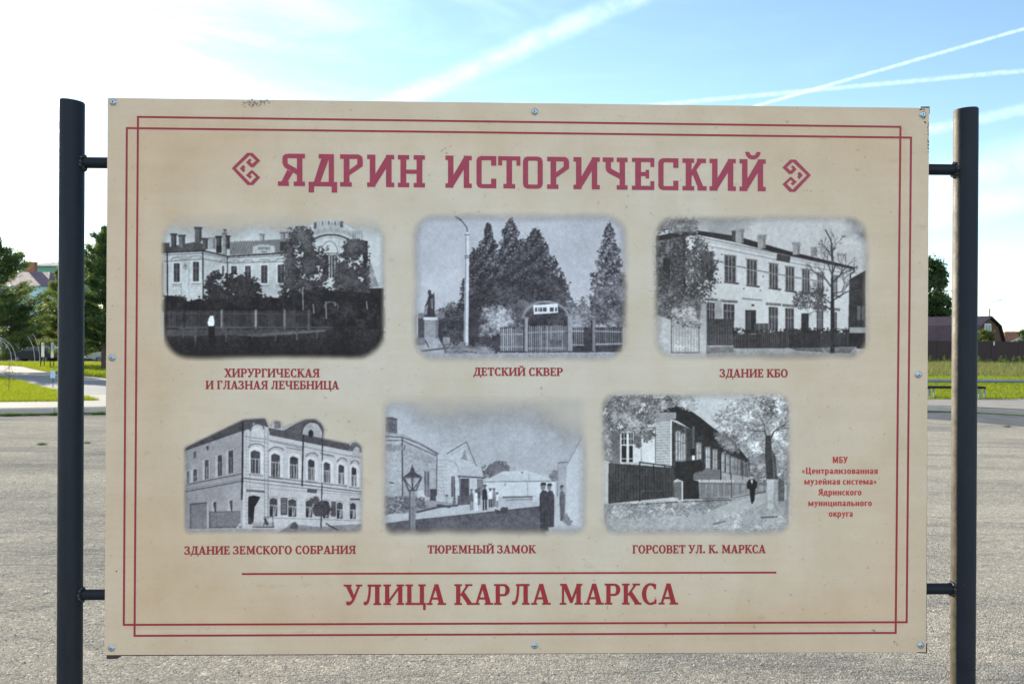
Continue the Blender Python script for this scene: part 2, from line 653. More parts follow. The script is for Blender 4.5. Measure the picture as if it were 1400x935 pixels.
lawn = pxpoly([(-60, 515.5), (0, 516.4), (30, 522.2), (55, 529.8), (80, 535.2), (96, 539), (112, 542.2), (136, 547), (80, 548.8), (0, 549.8), (-60, 550)], 0.165)
tag(blades('grass', sample_poly(lawn, 60000), 0.05, 0.13, 0.016, 0.15, M_BLADE), kind='stuff')
lawn = pxpoly([(-20, 500), (30, 501), (50, 505.5), (80, 511.5), (115, 513), (147, 517.5), (230, 521), (230, 494), (-20, 494)], 0.15)
tag(blades('grass', sample_poly(lawn, 45000), 0.07, 0.16, 0.03, 0.15, M_BLADE), kind='stuff')
lawn = [(7.5, 31.2)] + pxpoly([(1267, 545.6), (1470, 545)], 0.165) + [(31, 52), (11, 52)]
tag(blades('grass', sample_poly(lawn, 110000), 0.05, 0.13, 0.02, 0.15, M_BLADE), kind='stuff')
tall = [(16, 50), (32, 50), (52, 82), (28, 82)]
q = sample_poly(tall, 60000)
cl = np.sin(q[:, 0] * 0.9) * np.cos(q[:, 1] * 0.35 + q[:, 0] * 0.4)
q = q[RNG.random(len(q)) < 0.45 + 0.5 * (cl > 0)]
tag(blades('tall_grass', q, 0.10, 0.34, 0.04, 0.15, M_DRY, 0.7), kind='stuff')


def build_weeds():
    V = []
    for i in range(240):
        x, y = RNG.uniform(30, 50), RNG.uniform(83, 90)
        x = 0.36 * y + RNG.uniform(0, 17)
        h = RNG.choice([0.25, 0.4, 0.7, 1.2], p=[0.5, 0.32, 0.12, 0.06])
        for k in range(int(26 * h) + 10):
            t = RNG.random() ** 0.7
            r = 0.28 * h * (1 - t * 0.75)
            c = np.array([x + RNG.normal(0, r * 0.6), y + RNG.normal(0, r * 0.6), 0.15 + t * h])
            d = RNG.normal(0, 1, 3); d /= np.linalg.norm(d)
            e = np.cross(d, RNG.normal(0, 1, 3)); e /= np.linalg.norm(e)
            s = RNG.uniform(0.05, 0.10)
            V.append([c - d * s, c - e * s * 0.4, c + d * s, c + e * s * 0.4])
    tag(quads('weeds', V, M_WEED), kind='stuff')
    # grass tufts growing at the foot of the kerb
    a, b = gnd(-60, 570), gnd(147, 566.5)
    V = []
    for i in range(1500):
        t = RNG.random()
        dens = 0.5 + 0.5 * math.sin(t * 31) * math.sin(t * 11 + 1)
        if RNG.random() > dens ** 2 + 0.04:
            continue
        p = a.lerp(b, t)
        c = np.array([p.x, p.y - abs(RNG.normal(0, 0.05)) - 0.01, 0.0])
        for k in range(3):
            an = RNG.uniform(0, 6.28); h = RNG.uniform(0.03, 0.10)
            u = np.array([math.cos(an), math.sin(an), 0]) * 0.008
            V.append([c - u, c + u, c + np.array([RNG.normal(0, 0.04), RNG.normal(0, 0.04), h])])
    tag(quads('kerb_grass', V, M_WEED, None, 3), kind='stuff')


build_weeds()

# small weeds that broke through the asphalt
for (px, py, n_) in ((57, 608, 60), (118, 606, 36), (1378, 584, 36)):
    c = gnd(px, py)
    V = []
    for k in range(n_):
        an = RNG.uniform(0, 6.28); h = RNG.uniform(0.015, 0.05); o_ = np.array([c.x + RNG.normal(0, 0.028), c.y + RNG.normal(0, 0.02), 0.0])
        u = np.array([math.cos(an), math.sin(an), 0]) * 0.016
        V.append([o_ - u, o_ + u, o_ + np.array([RNG.normal(0, 0.06), RNG.normal(0, 0.05), h])])
    tag(quads('weed_tuft', V, M_WEED, None, 3), {57: 'low green weed in the lot asphalt left of the left post', 118: 'low green weed in the lot asphalt right of the left post', 1378: 'low weed by the dark asphalt strip right of the right post', 38: 'thin weed in the lot asphalt below the kerb grass on the left'}[px], 'weed', 'weeds in the cracked asphalt')


def build_gravel():
    n = 40000
    y = 4.6 + 13 * RNG.random(n) ** 1.7
    x = RNG.uniform(-0.62, 0.62, n) * y
    s = RNG.uniform(0.0018, 0.005, n) * (1 + 1.2 * (RNG.random(n) < 0.08)) * (1 + 0.04 * (y - 4.6))
    base = np.array([[1, 0, 0], [0, 1, 0], [-1, 0, 0], [0, -1, 0], [0, 0, 0.8], [0, 0, -0.5]])
    V = base[None] * s[:, None, None] * RNG.uniform(0.6, 1.35, (n, 6, 3))
    a = RNG.uniform(0, 6.28, n); c, d = np.cos(a), np.sin(a)
    X = V[:, :, 0] * c[:, None] - V[:, :, 1] * d[:, None]
    Y = V[:, :, 0] * d[:, None] + V[:, :, 1] * c[:, None]
    V = np.stack([X + x[:, None], Y + y[:, None], V[:, :, 2] + (s * 0.15)[:, None]], -1)
    T = np.array([[0, 1, 4], [1, 2, 4], [2, 3, 4], [3, 0, 4], [1, 0, 5], [2, 1, 5], [3, 2, 5], [0, 3, 5]])
    me = bpy.data.meshes.new('gravel')
    me.vertices.add(n * 6); me.vertices.foreach_set('co', V.astype(np.float32).reshape(-1))
    li = (T[None] + (np.arange(n) * 6)[:, None, None]).reshape(-1).astype(np.int32)
    me.loops.add(len(li)); me.loops.foreach_set('vertex_index', li)
    me.polygons.add(len(li) // 3); me.polygons.foreach_set('loop_start', np.arange(0, len(li), 3, dtype=np.int32))
    me.update(calc_edges=True)
    m = NT('gravel_stone')
    v = m.noise(60, 2, 0.5)
    m.set(Base_Color=m.ramp(v, (0.3, (0.22, 0.21, 0.19)), (0.7, (0.55, 0.52, 0.46))), Roughness=0.8)
    tag(link('gravel', me, m.m), kind='stuff')


build_gravel()


# ================================================================== BACKGROUND THINGS
M_TRUNK = plain('pine_bark', (0.07, 0.05, 0.038), 0.9, 0, 0.4, 5)
M_PINE = leafy('pine_needles', (0.024, 0.060, 0.034), (0.085, 0.135, 0.045), 0.40, (0.19, 0.26, 0.055), 0.6)
M_PINE_PALE = leafy('pale_pine_needles', (0.045, 0.08, 0.03), (0.115, 0.15, 0.04), 0.42, (0.25, 0.28, 0.055), 0.6)
M_BIRCH = leafy('broad_leaves', (0.03, 0.06, 0.025), (0.06, 0.10, 0.035), 0.38, (0.10, 0.15, 0.035), 0.8)
M_SHRUB = leafy('shrub_leaves', (0.035, 0.06, 0.02), (0.09, 0.115, 0.03), 0.4, (0.14, 0.17, 0.03), 1.4)


def leaf_quads(C, s0, s1, asp, rng, bias=None):
    n = len(C)
    d = rng.normal(0, 1, (n, 3))
    if bias is not None:
        d = d * 0.7 + bias
    d /= np.linalg.norm(d, axis=1)[:, None]
    e = np.cross(d, rng.normal(0, 1, (n, 3))); e /= np.linalg.norm(e, axis=1)[:, None]
    s = rng.uniform(s0, s1, n)[:, None]
    return np.stack([C - d * s, C - e * s * asp, C + d * s, C + e * s * asp], 1)


def pine(name, label, base, H, Rm, mat, seed, z_low=0.16, group=None, per=46, whorls=17, pw=0.75):
    """tapered trunk, whorls of limbs that rise at the tip, needle tufts along them"""
    rng = np.random.default_rng(seed)
    root = empty(name, base)
    tag(root, label, 'tree', group)
    t = MB()
    bend = rng.normal(0, 0.05, 2)
    P = [(bend[0] * H * 0.3 * (k / 8) ** 2, bend[1] * H * 0.3 * (k / 8) ** 2, H * k / 8 - (0.2 if k == 0 else 0)) for k in range(9)]
    t.tube(P, [max(0.012, 0.021 * H * (1 - k / 8.6)) for k in range(9)], 9)
    Cs, Bs = [], []
    for wv in range(whorls):
        f = z_low + (0.985 - z_low) * (wv / (whorls - 1)) ** 0.92
        prof = math.sin(min(1, (1 - f) / (1 - z_low) * 1.05) ** pw * math.pi * 0.60) * 1.06
        for b in range(rng.integers(5, 8)):
            a = rng.uniform(0, 2 * np.pi)
            L = Rm * max(0.10, prof) * rng.uniform(0.5, 1.2)
            z0 = f * H + rng.normal(0, 0.12)
            tx, ty = np.interp(z0, [0, H], [0, bend[0] * H * 0.3]), np.interp(z0, [0, H], [0, bend[1] * H * 0.3])
            rise = rng.uniform(0.0, 0.35) + 0.5 * f
            pts = []
            for k in range(5):
                u = k / 4
                pts.append((tx + math.cos(a) * L * u, ty + math.sin(a) * L * u, z0 + L * (rise * u * u - 0.10 * u)))
            t.tube(pts, [0.028 * (1 - 0.75 * k / 4) * (0.5 + L / 3) for k in range(5)], 5)
            n = int(per * (0.45 + L))
            u = rng.random(n) ** 0.62 * 0.85 + 0.2
            c = np.zeros((n, 3))
            sp = 0.06 + 0.115 * L * u * (1.15 - 0.6 * u)
            c[:, 0] = tx + math.cos(a) * L * u + rng.normal(0, 1, n) * sp
            c[:, 1] = ty + math.sin(a) * L * u + rng.normal(0, 1, n) * sp
            c[:, 2] = z0 + L * (rise * u * u - 0.10 * u) + rng.normal(0.02, 0.075, n)
            Cs.append(c)
            bb = np.zeros((n, 3)); bb[:, 0] = math.cos(a); bb[:, 1] = math.sin(a); bb[:, 2] = 0.55
            Bs.append(bb)
    t.build('trunk', M_TRUNK, root, True)
    C, B = np.vstack(Cs), np.vstack(Bs)
    quads('crown', leaf_quads(C, 0.07, 0.18, 0.17, rng, B), mat, root)
    return root


def broad(name, label, base, H, rad, mat, seed, nclump=60, per=150, leaf=(0.06, 0.13), z0=0.22, cat='tree', group=None, shape=1.0, trunk='trunk', crown='crown'):
    """trunk with forking limbs; leaves in uneven clumps at the limb ends"""
    rng = np.random.default_rng(seed)
    root = empty(name, base)
    tag(root, label, cat, group)
    t = MB()
    t.tube([(0, 0, -0.2), (0.02 * H * rng.normal(), 0.02 * H * rng.normal(), H * 0.4), (0, 0, H * 0.86)], [0.022 * H, 0.014 * H, 0.004 * H], 8)
    Cs = []
    for k in range(nclump):
        f = z0 + (1 - z0) * rng.random() ** 0.85
        r = rad * math.sin(min(1.0, (1.03 - f) / (1.03 - z0)) ** (0.62 * shape) * math.pi * 0.8) * rng.uniform(0.35, 1.0)
        a = rng.uniform(0, 2 * np.pi)
        c = np.array([math.cos(a) * r, math.sin(a) * r, f * H])
        if k % 2 == 0:
            t.tube([(0, 0, max(0.15 * H, f * H - r * 0.9)), tuple(c * 0.6 + np.array([0, 0, f * H * 0.33])), tuple(c)], [0.008 * H, 0.005 * H, 0.002 * H], 5)
        cr = rng.uniform(0.14, 0.30) * rad
        Cs.append(c + rng.normal(0, 1, (per, 3)) * np.array([cr, cr, cr * 0.75]) * 0.62)
    t.build(trunk, M_TRUNK, root, True)
    quads(crown, leaf_quads(np.vstack(Cs), leaf[0], leaf[1], 0.55, rng), mat, root)
    return root


p = at(-6, 511, 52)
pine('pine_tree', 'large dark pine cut by the photo edge, nearest the light path', (p.x - 0.15, 52, 0.13), 6.9, 2.55, M_PINE, 3, 0.24, 'pines on the lawn left of the board', 165, 19, 1.12)
p = at(86, 505, 62)
pine('pine_tree', 'paler pine half hidden behind the left post', (p.x, 62, 0.13), 5.8, 2.0, M_PINE_PALE, 8, 0.13, 'pines on the lawn left of the board', 140, 17, 1.35)
p = at(142, 508, 54)
pine('pine_tree', 'tall dark pine with bare lower trunk between left post and board', (p.x, 54, 0.15), 7.5, 1.75, M_PINE, 21, 0.17, 'pines on the lawn left of the board', 215, 22, 0.72)
p = at(215, 508, 58)

p = at(1268, 470, 122)
broad('birch_tree', 'tall dark leafy tree behind the purple roof, beside the board edge', (p.x, 122, 0.0), 12.0, 2.9, M_BIRCH, 5, 150, 260, (0.10, 0.22), 0.14)

for i, (px, Y, H, rad, lab) in enumerate([(30, 106, 4.4, 2.6, 'dark round shrub behind the arched hoops'), (4, 104, 4.0, 2.6, 'wide dark shrub left of the dark car'), (62, 108, 4.2, 2.3, 'tall shrub behind the two info boards'),
                                          (128, 110, 3.4, 2.2, 'shrub behind the silver car'), (100, 112, 3.8, 2.4, 'shrub behind the white car and left post'), (150, 112, 3.6, 2.4, 'shrub beyond the pine with a bare trunk')]):
    p = at(px, 480, Y)
    broad('shrub', lab, (p.x, Y, 0.15 + gz(p.x, Y)), H, rad, M_SHRUB, 40 + i, 34, 120, (0.08, 0.16), 0.06, 'shrub', 'shrubs behind the parked cars', 1.1, 'stem', 'foliage')
p = at(1345, 466, 96)
broad('bush', 'olive bush growing over the fence before the brown house', (p.x, 96, 0.1), 2.9, 1.15, M_SHRUB, 61, 30, 120, (0.07, 0.14), 0.1, 'bush', None, 1.1, 'stem', 'foliage')
p = at(1400, 466, 99)
broad('bush', 'green bush rising over the fence by the orange roof', (p.x, 99, 0.1), 3.0, 1.1, M_BIRCH, 62, 26, 110, (0.07, 0.14), 0.1, 'bush', None, 1.1, 'stem', 'foliage')


# --- houses
def mat_tiles(name, c, sx=5.0, sz=4.0):
    n = NT(name)
    w = n.N.new('ShaderNodeTexWave'); w.wave_type = 'BANDS'; w.bands_direction = 'X'
    w.inputs['Scale'].default_value = sx
    v = n.N.new('ShaderNodeTexWave'); v.wave_type = 'BANDS'; v.bands_direction = 'Z'; v.wave_profile = 'SAW'
    v.inputs['Scale'].default_value = sz
    n.L.new(n.obj(), w.inputs['Vector']); n.L.new(n.obj(), v.inputs['Vector'])
    h = n.math('ADD', n.math('MULTIPLY', w.outputs['Fac'], 0.6), v.outputs['Fac'])
    k = n.noise(1.5, 4)
    n.set(Base_Color=n.ramp(k, (0.3, tuple(x * 0.85 for x in c)), (0.7, tuple(x * 1.15 for x in c))), Roughness=0.75, Specular_IOR_Level=0.15)
    n.bump(h, 0.05, 0.9)
    return n.m


def mat_boards(name, c, scale=3.2):
    n = NT(name)
    v = n.N.new('ShaderNodeTexWave'); v.wave_type = 'BANDS'; v.bands_direction = 'Z'; v.wave_profile = 'SAW'
    v.inputs['Scale'].default_value = scale
    n.L.new(n.obj(), v.inputs['Vector'])
    k = n.noise(2.0, 5, 0.6, n.scale(n.obj(), (1, 1, 8)))
    n.set(Base_Color=n.ramp(k, (0.3, tuple(x * 0.75 for x in c)), (0.7, tuple(x * 1.2 for x in c))), Roughness=0.75)
    n.bump(v.outputs['Fac'], 0.03, 0.8)
    return n.m


M_TILE_P = mat_tiles('purple_metal_tiles', (0.060, 0.044, 0.064))
M_TILE_O = mat_tiles('orange_brown_tiles', (0.22, 0.095, 0.055))
M_TILE_G = mat_tiles('grey_lilac_tiles', (0.15, 0.115, 0.145))
M_TILE_B = mat_tiles('blue_grey_roofing', (0.14, 0.19, 0.22))
M_WOOD = mat_boards('brown_log_wall', (0.095, 0.055, 0.028))
M_TEAL = plain('pale_teal_render', (0.36, 0.55, 0.57), 0.85, 0, 0.06, 1.5)
M_GREENW = plain('green_render', (0.12, 0.26, 0.20), 0.85, 0, 0.06, 1.5)
M_WHITE = plain('white_paint', (0.72, 0.72, 0.70), 0.5, 0, 0.05)
M_BRICK = plain('red_brick', (0.26, 0.10, 0.07), 0.85, 0, 0.2, 9)
M_GLASS = NT('dark_glass').set(Base_Color=(0.03, 0.05, 0.055), Roughness=0.08, Specular_IOR_Level=0.8).m
M_TGLASS = NT('teal_glass').set(Base_Color=(0.06, 0.13, 0.13), Roughness=0.15).m
M_STEEL = plain('grey_steel', (0.15, 0.19, 0.215), 0.6, 0.0, 0.12)
M_DARK = plain('dark_paint', (0.016, 0.015, 0.016), 0.85, 0, 0.2)
M_DARK.node_tree.nodes['Principled BSDF'].inputs['Specular IOR Level'].default_value = 0.12
M_PALEMETAL = plain('pale_metal', (0.50, 0.53, 0.54), 0.5, 0.0, 0.06)


def window_on(root, c, w, h, ux, glass, frame_mat):
    """window in the wall plane spanned by unit vector ux (horizontal); c = centre, proud of the wall"""
    ux = Vector(ux).normalized(); n = ux.cross(Vector((0, 0, 1)))
    if n.y > 0: n = -n

    def rect(mb, x0, x1, z0, z1, d0, d1):
        vs = [Vector(c) + ux * x + Vector((0, 0, z)) + n * d for d in (d0, d1) for x, z in ((x0, z0), (x1, z0), (x1, z1), (x0, z1))]
        mb.add(vs, [(0, 3, 2, 1), (4, 5, 6, 7), (0, 1, 5, 4), (1, 2, 6, 5), (2, 3, 7, 6), (3, 0, 4, 7)])
    f = MB(); t = 0.09
    rect(f, -w / 2, -w / 2 + t, -h / 2, h / 2, 0, 0.07); rect(f, w / 2 - t, w / 2, -h / 2, h / 2, 0, 0.07)
    rect(f, -w / 2 + t, w / 2 - t, h / 2 - t, h / 2, 0, 0.069); rect(f, -w / 2 + t, w / 2 - t, -h / 2, -h / 2 + t, 0, 0.069)
    rect(f, -t / 3, t / 3, -h / 2 + t, h / 2 - t, 0, 0.06)
    fo = f.build('window', frame_mat, root)
    g = MB(); rect(g, -w / 2 + t, w / 2 - t, -h / 2 + t, h / 2 - t, 0.003, 0.03)
    g.build('pane', glass, fo)


def gambrel_house():
    g0 = at(1352, 470, 112)
    root = empty('wooden_house', (g0.x, 112, 0.1), R(36))
    tag(root, 'brown wooden house with purple gambrel roof behind the fence', 'house')
    # local: gable faces -y, ridge runs along +y ; profile in x,z
    prof = [(-2.9, 0), (-2.9, 2.0), (-2.0, 3.75), (0, 4.72), (2.0, 3.75), (2.9, 2.0), (2.9, 0)]
    L = 12.5
    mb = MB()
    n = len(prof)
    vs = [(x, 0, z) for x, z in prof] + [(x, L, z) for x, z in prof]
    mb.add(vs, [tuple(range(n)), tuple(range(n, 2 * n))[::-1]] + [(i, (i + 1) % n, (i + 1) % n + n, i + n) for i in range(n)])
    mb.build('wall', M_WOOD, root)
    rf = MB()
    out = [(-3.25, 1.62), (-2.15, 3.86), (0, 4.92), (2.15, 3.86), (3.25, 1.62)]
    inn = [(-3.10, 1.58), (-2.04, 3.78), (0, 4.78), (2.04, 3.78), (3.10, 1.58)]
    for i in range(4):
        a, b, c, d = out[i], out[i + 1], inn[i + 1], inn[i]
        q = [(x, y, z) for y in (-0.35, L + 0.3) for x, z in (a, b, c, d)]
        rf.add(q, [(0, 1, 2, 3), (7, 6, 5, 4), (0, 4, 5, 1), (1, 5, 6, 2), (2, 6, 7, 3), (3, 7, 4, 0)])
    r = rf.build('roof', M_TILE_P, root)
    window_on(root, (-0.35, -0.01, 3.45), 1.35, 1.15, (1, 0, 0), M_TGLASS, M_WHITE)
    return root


gambrel_house()


def hip_house(name, label, c, w, d, hw, hr, rz, wall, roof, wins=(), ridge=0.5, over=0.35, chim=None, glass=None):
    root = empty(name, c, rz)
    tag(root, label, 'house')
    MB().box((-w / 2, -d / 2, -1.2), (w / 2, d / 2, hw)).build('wall', wall, root)
    a, b, k = w / 2 + over, d / 2 + over, w / 2 * ridge
    mb = MB().add([(-a, -b, hw - 0.1), (a, -b, hw - 0.1), (a, b, hw - 0.1), (-a, b, hw - 0.1), (-k, 0, hw + hr), (k, 0, hw + hr)],
                  [(0, 1, 5, 4), (2, 3, 4, 5), (1, 2, 5), (3, 0, 4), (0, 3, 2, 1)])
    r = mb.build('roof', roof, root)
    if chim:
        x, y, z0, z1, s = chim
        MB().box((x - s, y - s / 2, z0), (x + s, y + s / 2, z1)).box((x - s - .08, y - s / 2 - .08, z1), (x + s + .08, y + s / 2 + .08, z1 + .15)).build('chimney', M_BRICK, r)
    for (x, z, ww, hh) in wins:
        window_on(root, (x, -d / 2 - 0.005, z), ww, hh, (1, 0, 0), glass or M_GLASS, M_WHITE)
    return root


g0 = at(1382, 470, 128)
hip_house('low_house', 'low house with orange brown tiled roof at the right photo edge', (g0.x + 0.3, 128, 0), 3.6, 6, 2.0, 1.5, R(-8), M_WOOD, M_TILE_O, (), 0.55)
g0 = at(1402, 470, 120)
hip_house('low_house', 'low house with dark green roof cut by the right photo edge', (g0.x + 1.0, 120, 0), 4.4, 5, 1.7, 1.3, R(10), M_WOOD, M_TILE_B, (), 0.5)
g0 = at(44, 470, 132)
hip_house('teal_house', 'pale teal house with lilac grey roof and red brick chimney', (g0.x - 1.2, 132, -0.5), 12.0, 9, 9.2, 2.0, R(-6), M_TEAL, M_TILE_G,
          ((-3.4, 6.9, 1.1, 1.6), (-1.2, 6.9, 1.1, 1.6), (1.2, 6.9, 1.1, 1.6), (3.6, 6.9, 1.1, 1.6), (-3.4, 3.4, 1.1, 1.6), (-1.2, 3.4, 1.1, 1.6), (1.2, 3.4, 1.1, 1.6), (3.6, 3.4, 1.1, 1.6)), 0.62, 0.4, (0.1, 1.6, 9.8, 12.5, 0.65))
g0 = at(82, 470, 165)
hip_house('green_house', 'tall green house with shallow blue grey roof behind the lilac roof', (g0.x, 165, -0.5), 9.5, 9, 14.2, 0.9, R(4), M_GREENW, M_TILE_B,
          ((-2.6, 12.2, 1.2, 1.5), (0, 12.2, 1.2, 1.5), (2.6, 12.2, 1.2, 1.5), (-2.6, 5.5, 1.2, 1.5), (0, 5.5, 1.2, 1.5)), 0.3)


# --- fence of brown profiled sheets
def fence():
    root = empty('sheet_fence', (4, 91.5, 0.12))
    tag(root, 'long dark maroon profiled sheet fence along the grass', 'fence')
    mat = plain('maroon_sheet', (0.022, 0.009, 0.010), 0.7, 0, 0.15, 0.8)
    x = 0.0
    while x < 58:
        L = 2.5
        mb = MB()
        n = int(L / 0.05)
        top = 1.98 + random.uniform(-0.012, 0.012)
        vs, fs = [], []
        for i in range(n + 1):
            d = [0, 0, 0.02, 0.02][i % 4]
            vs += [(x + L * i / n, d, 0.06), (x + L * i / n, d, top)]
        for i in range(n):
            fs.append((2 * i, 2 * i + 2, 2 * i + 3, 2 * i + 1))
        mb.add(vs, fs)
        o = mb.build('sheet_panel', mat, root)
        MB().box((x - 0.03, 0.03, -0.2), (x + 0.03, 0.09, 2.0)).build('post', M_DARK, root)
        x += L + 0.004
    MB().box((0, 0.03, 1.55), (58, 0.07, 1.6)).build('rail', M_DARK, root)
    xx = at(1359, 468, 91.5).x - 4
    MB().box((xx - 0.05, -0.03, 1.62), (xx + 0.05, 0.0, 1.97)).build('bracket', M_PALEMETAL, root)


fence()


# --- grey pipe rail and bench on the right lawn
def pipe_rail():
    Y = 40.0
    z = at(1330, 520.5, Y).z
    root = empty('pipe_rail', (8, Y, 0.15))
    tag(root, 'long low grey pipe on short legs across the lawn', 'pipe')
    zz = z - 0.15
    m = MB().tube([(0, 0, zz), (30, -0.2, zz)], 0.066, 12).build('pipe', M_STEEL, root, True)
    for x in (at(1352, 520, Y).x - 8, at(1361, 520, Y).x - 8, 3.0):
        MB().tube([(x - 0.05, 0, zz), (x + 0.05, 0, zz)], 0.085, 12).build('coupling', M_STEEL, root, True)
    for x in (1.0, 5.0, 9.0, 12.9, 17, 21, 25, 29):
        MB().box((x - 0.03, -0.035, -0.1), (x + 0.03, 0.03, zz - 0.05)).build('leg', M_STEEL, root)


pipe_rail()


def bench():
    Y = 30.4
    a, b = at(1263, 530, Y), at(1344, 530, Y)
    root = empty('bench', (a.x, Y, 0.15))
    tag(root, 'low backless bench with dark seat and grey steel legs', 'bench')
    L = b.x - a.x
    z = at(1344, 528.0, Y).z - 0.15
    mb = MB()
    for k in range(4):
        y0 = -0.2 + 0.102 * k
        mb.box((0, y0, z - 0.07), (L, y0 + 0.092, z))
    mb.build('seat', M_DARK, root, bevel=0.006)
    for x0 in (0.06, 0.24, L - 0.19, L - 0.03):
        MB().box((x0 - 0.02, -0.19, 0.0), (x0 + 0.02, -0.15, z - 0.073)).box((x0 - 0.02, 0.13, 0.0), (x0 + 0.02, 0.17, z - 0.073)).box((x0 - 0.02, -0.15, 0.0), (x0 + 0.02, 0.13, 0.035)).build('leg', M_STEEL, root)


bench()


def street_lamp():
    Y = 140
    b = at(1353, 422, Y)
    root = empty('street_lamp', (b.x, Y, 0))
    tag(root, 'slim street lamp with curved arm behind the brown house', 'street lamp')
    MB().tube([(0, 0, -0.3), (0, 0, b.z)], [0.14, 0.12], 8).build('pole', plain('lamp_concrete', (0.25, 0.24, 0.22)), root, True)
    c, d = at(1356, 414, Y), at(1365, 410.5, Y)
    MB().tube([(0, 0, b.z - 0.1), (0.12, 0, b.z + 0.35), (c.x - b.x, 0, c.z), (d.x - b.x - 0.35, 0, d.z - 0.05), (d.x - b.x, 0, d.z)], 0.045, 6).build('arm', M_STEEL, root, True)
    MB().box((d.x - b.x - 0.1, -0.12, d.z - 0.09), (d.x - b.x + 0.45, 0.12, d.z + 0.05)).build('lamp_head', M_STEEL, root, bevel=0.03)


street_lamp()


# --- left: hoops, boards, small plaque, sapling
def hoop(px_r, px_c, top, Y, lab):
    bx, cx = at(px_r, 500, Y), at(px_c, 500, Y)
    hw = bx.x - cx.x
    zt = at(px_c, top, Y).z - 0.15
    root = MB()
    pts = []
    for k in range(25):
        w = math.pi * k / 24
        pts.append((hw * math.cos(w), 0, -0.1 + (zt + 0.1) * math.sin(w) ** 0.8))
    o = root.tube(pts, 0.015, 8).build('arch_hoop', M_PALEMETAL, None, True)
    o.location = (cx.x, Y, 0.15)
    tag(o, lab, 'arch', 'pale hoops of the garden arches')


hoop(54.5, 24, 444, 66, 'pale thin metal hoop, the outermost beside the info boards')
hoop(47.5, 19, 450, 69, 'pale thin metal hoop just inside the outermost one')
hoop(21.8, -6, 462, 70, 'pale thin hoop before the nose of the dark car')
hoop(15.8, -10, 463, 73, 'pale thin hoop leftmost, left of the dark car nose')


M_PVC = NT('white_pvc_sheet').set(Base_Color=(0.8, 0.8, 0.77), Roughness=0.5).translucent(0.5, (0.8, 0.79, 0.72)).m


def info_board(px, y0, y1, yb, lab):
    Y = 58.0
    b = at(px, yb, Y)
    root = empty('info_board', (b.x, Y, 0.15), R(95))
    tag(root, lab, 'info board', 'info boards on the lawn')
    z0, z1 = at(px, y1, Y).z - 0.15, at(px, y0, Y).z - 0.15
    w = 0.27
    for s in (-1, 1):
        MB().box((s * w - 0.02, -0.02, 0.0), (s * w + 0.02, 0.02, z1 + 0.02)).build('post', M_DARK, root)
        MB().box((s * w - 0.09, -0.22, -0.02), (s * w + 0.09, 0.22, 0.07)).build('foot', M_DARK, root)
    MB().box((-w + 0.02, -0.012, z0), (w - 0.02, 0.012, z1)).build('sheet', M_PVC, root)


info_board(58, 468, 488, 505.5, 'white info board on dark legs, the left one of the pair')
info_board(71, 468, 489, 507, 'white info board on dark legs, right one of the pair beside the post')

Y = 34.2
b, t = at(72, 536, Y), at(72, 506.5, Y)
pl = empty('plaque', (b.x, Y, 0.15))
tag(pl, 'small pale blue plaque on a thin dark stake in the lawn', 'plaque')
MB().tube([(0, 0.012, -0.1), (0.01, 0.012, t.z - 0.17)], 0.011, 8).build('stake', M_DARK, pl, True)
MB().box((-0.085, -0.006, t.z - 0.15 - 0.26), (0.09, 0.0, t.z - 0.15)).build('plate', plain('pale_blue_enamel', (0.36, 0.50, 0.60), 0.4), pl, bevel=0.004)


def sapling():
    b = at(12, 543.5, 30.2)
    rng = np.random.default_rng(4)
    root = empty('sapling', (b.x, 30.2, 0.15))
    tag(root, 'thin sapling with rusty sparse leaves on the front lawn', 'sapling')
    t = MB().tube([(0, 0, -0.1), (0.01, 0, 0.5), (0.0, 0.02, 1.0)], [0.011, 0.008, 0.003], 6)
    C = []
    for k in range(16):
        a = rng.uniform(0, 6.28); z = rng.uniform(0.12, 0.95); L = rng.uniform(0.1, 0.26) * (1.2 - z)
        e = (math.cos(a) * L, math.sin(a) * L, z + L * 0.7)
        t.tube([(0, 0, z), e], [0.004, 0.0015], 4)
        C.append(np.array(e) + rng.normal(0, 0.05, (9, 3)))
    t.build('stem', M_TRUNK, root, True)
    quads('leaves', leaf_quads(np.vstack(C), 0.012, 0.026, 0.5, rng), leafy('rusty_leaf', (0.10, 0.055, 0.02), (0.16, 0.10, 0.03), 0.35), root)


sapling()


# --- parked cars
M_TYRE = plain('tyre_rubber', (0.02, 0.02, 0.021), 0.8)
M_RIM = plain('rim_alloy', (0.10, 0.105, 0.11), 0.5, 0.3)


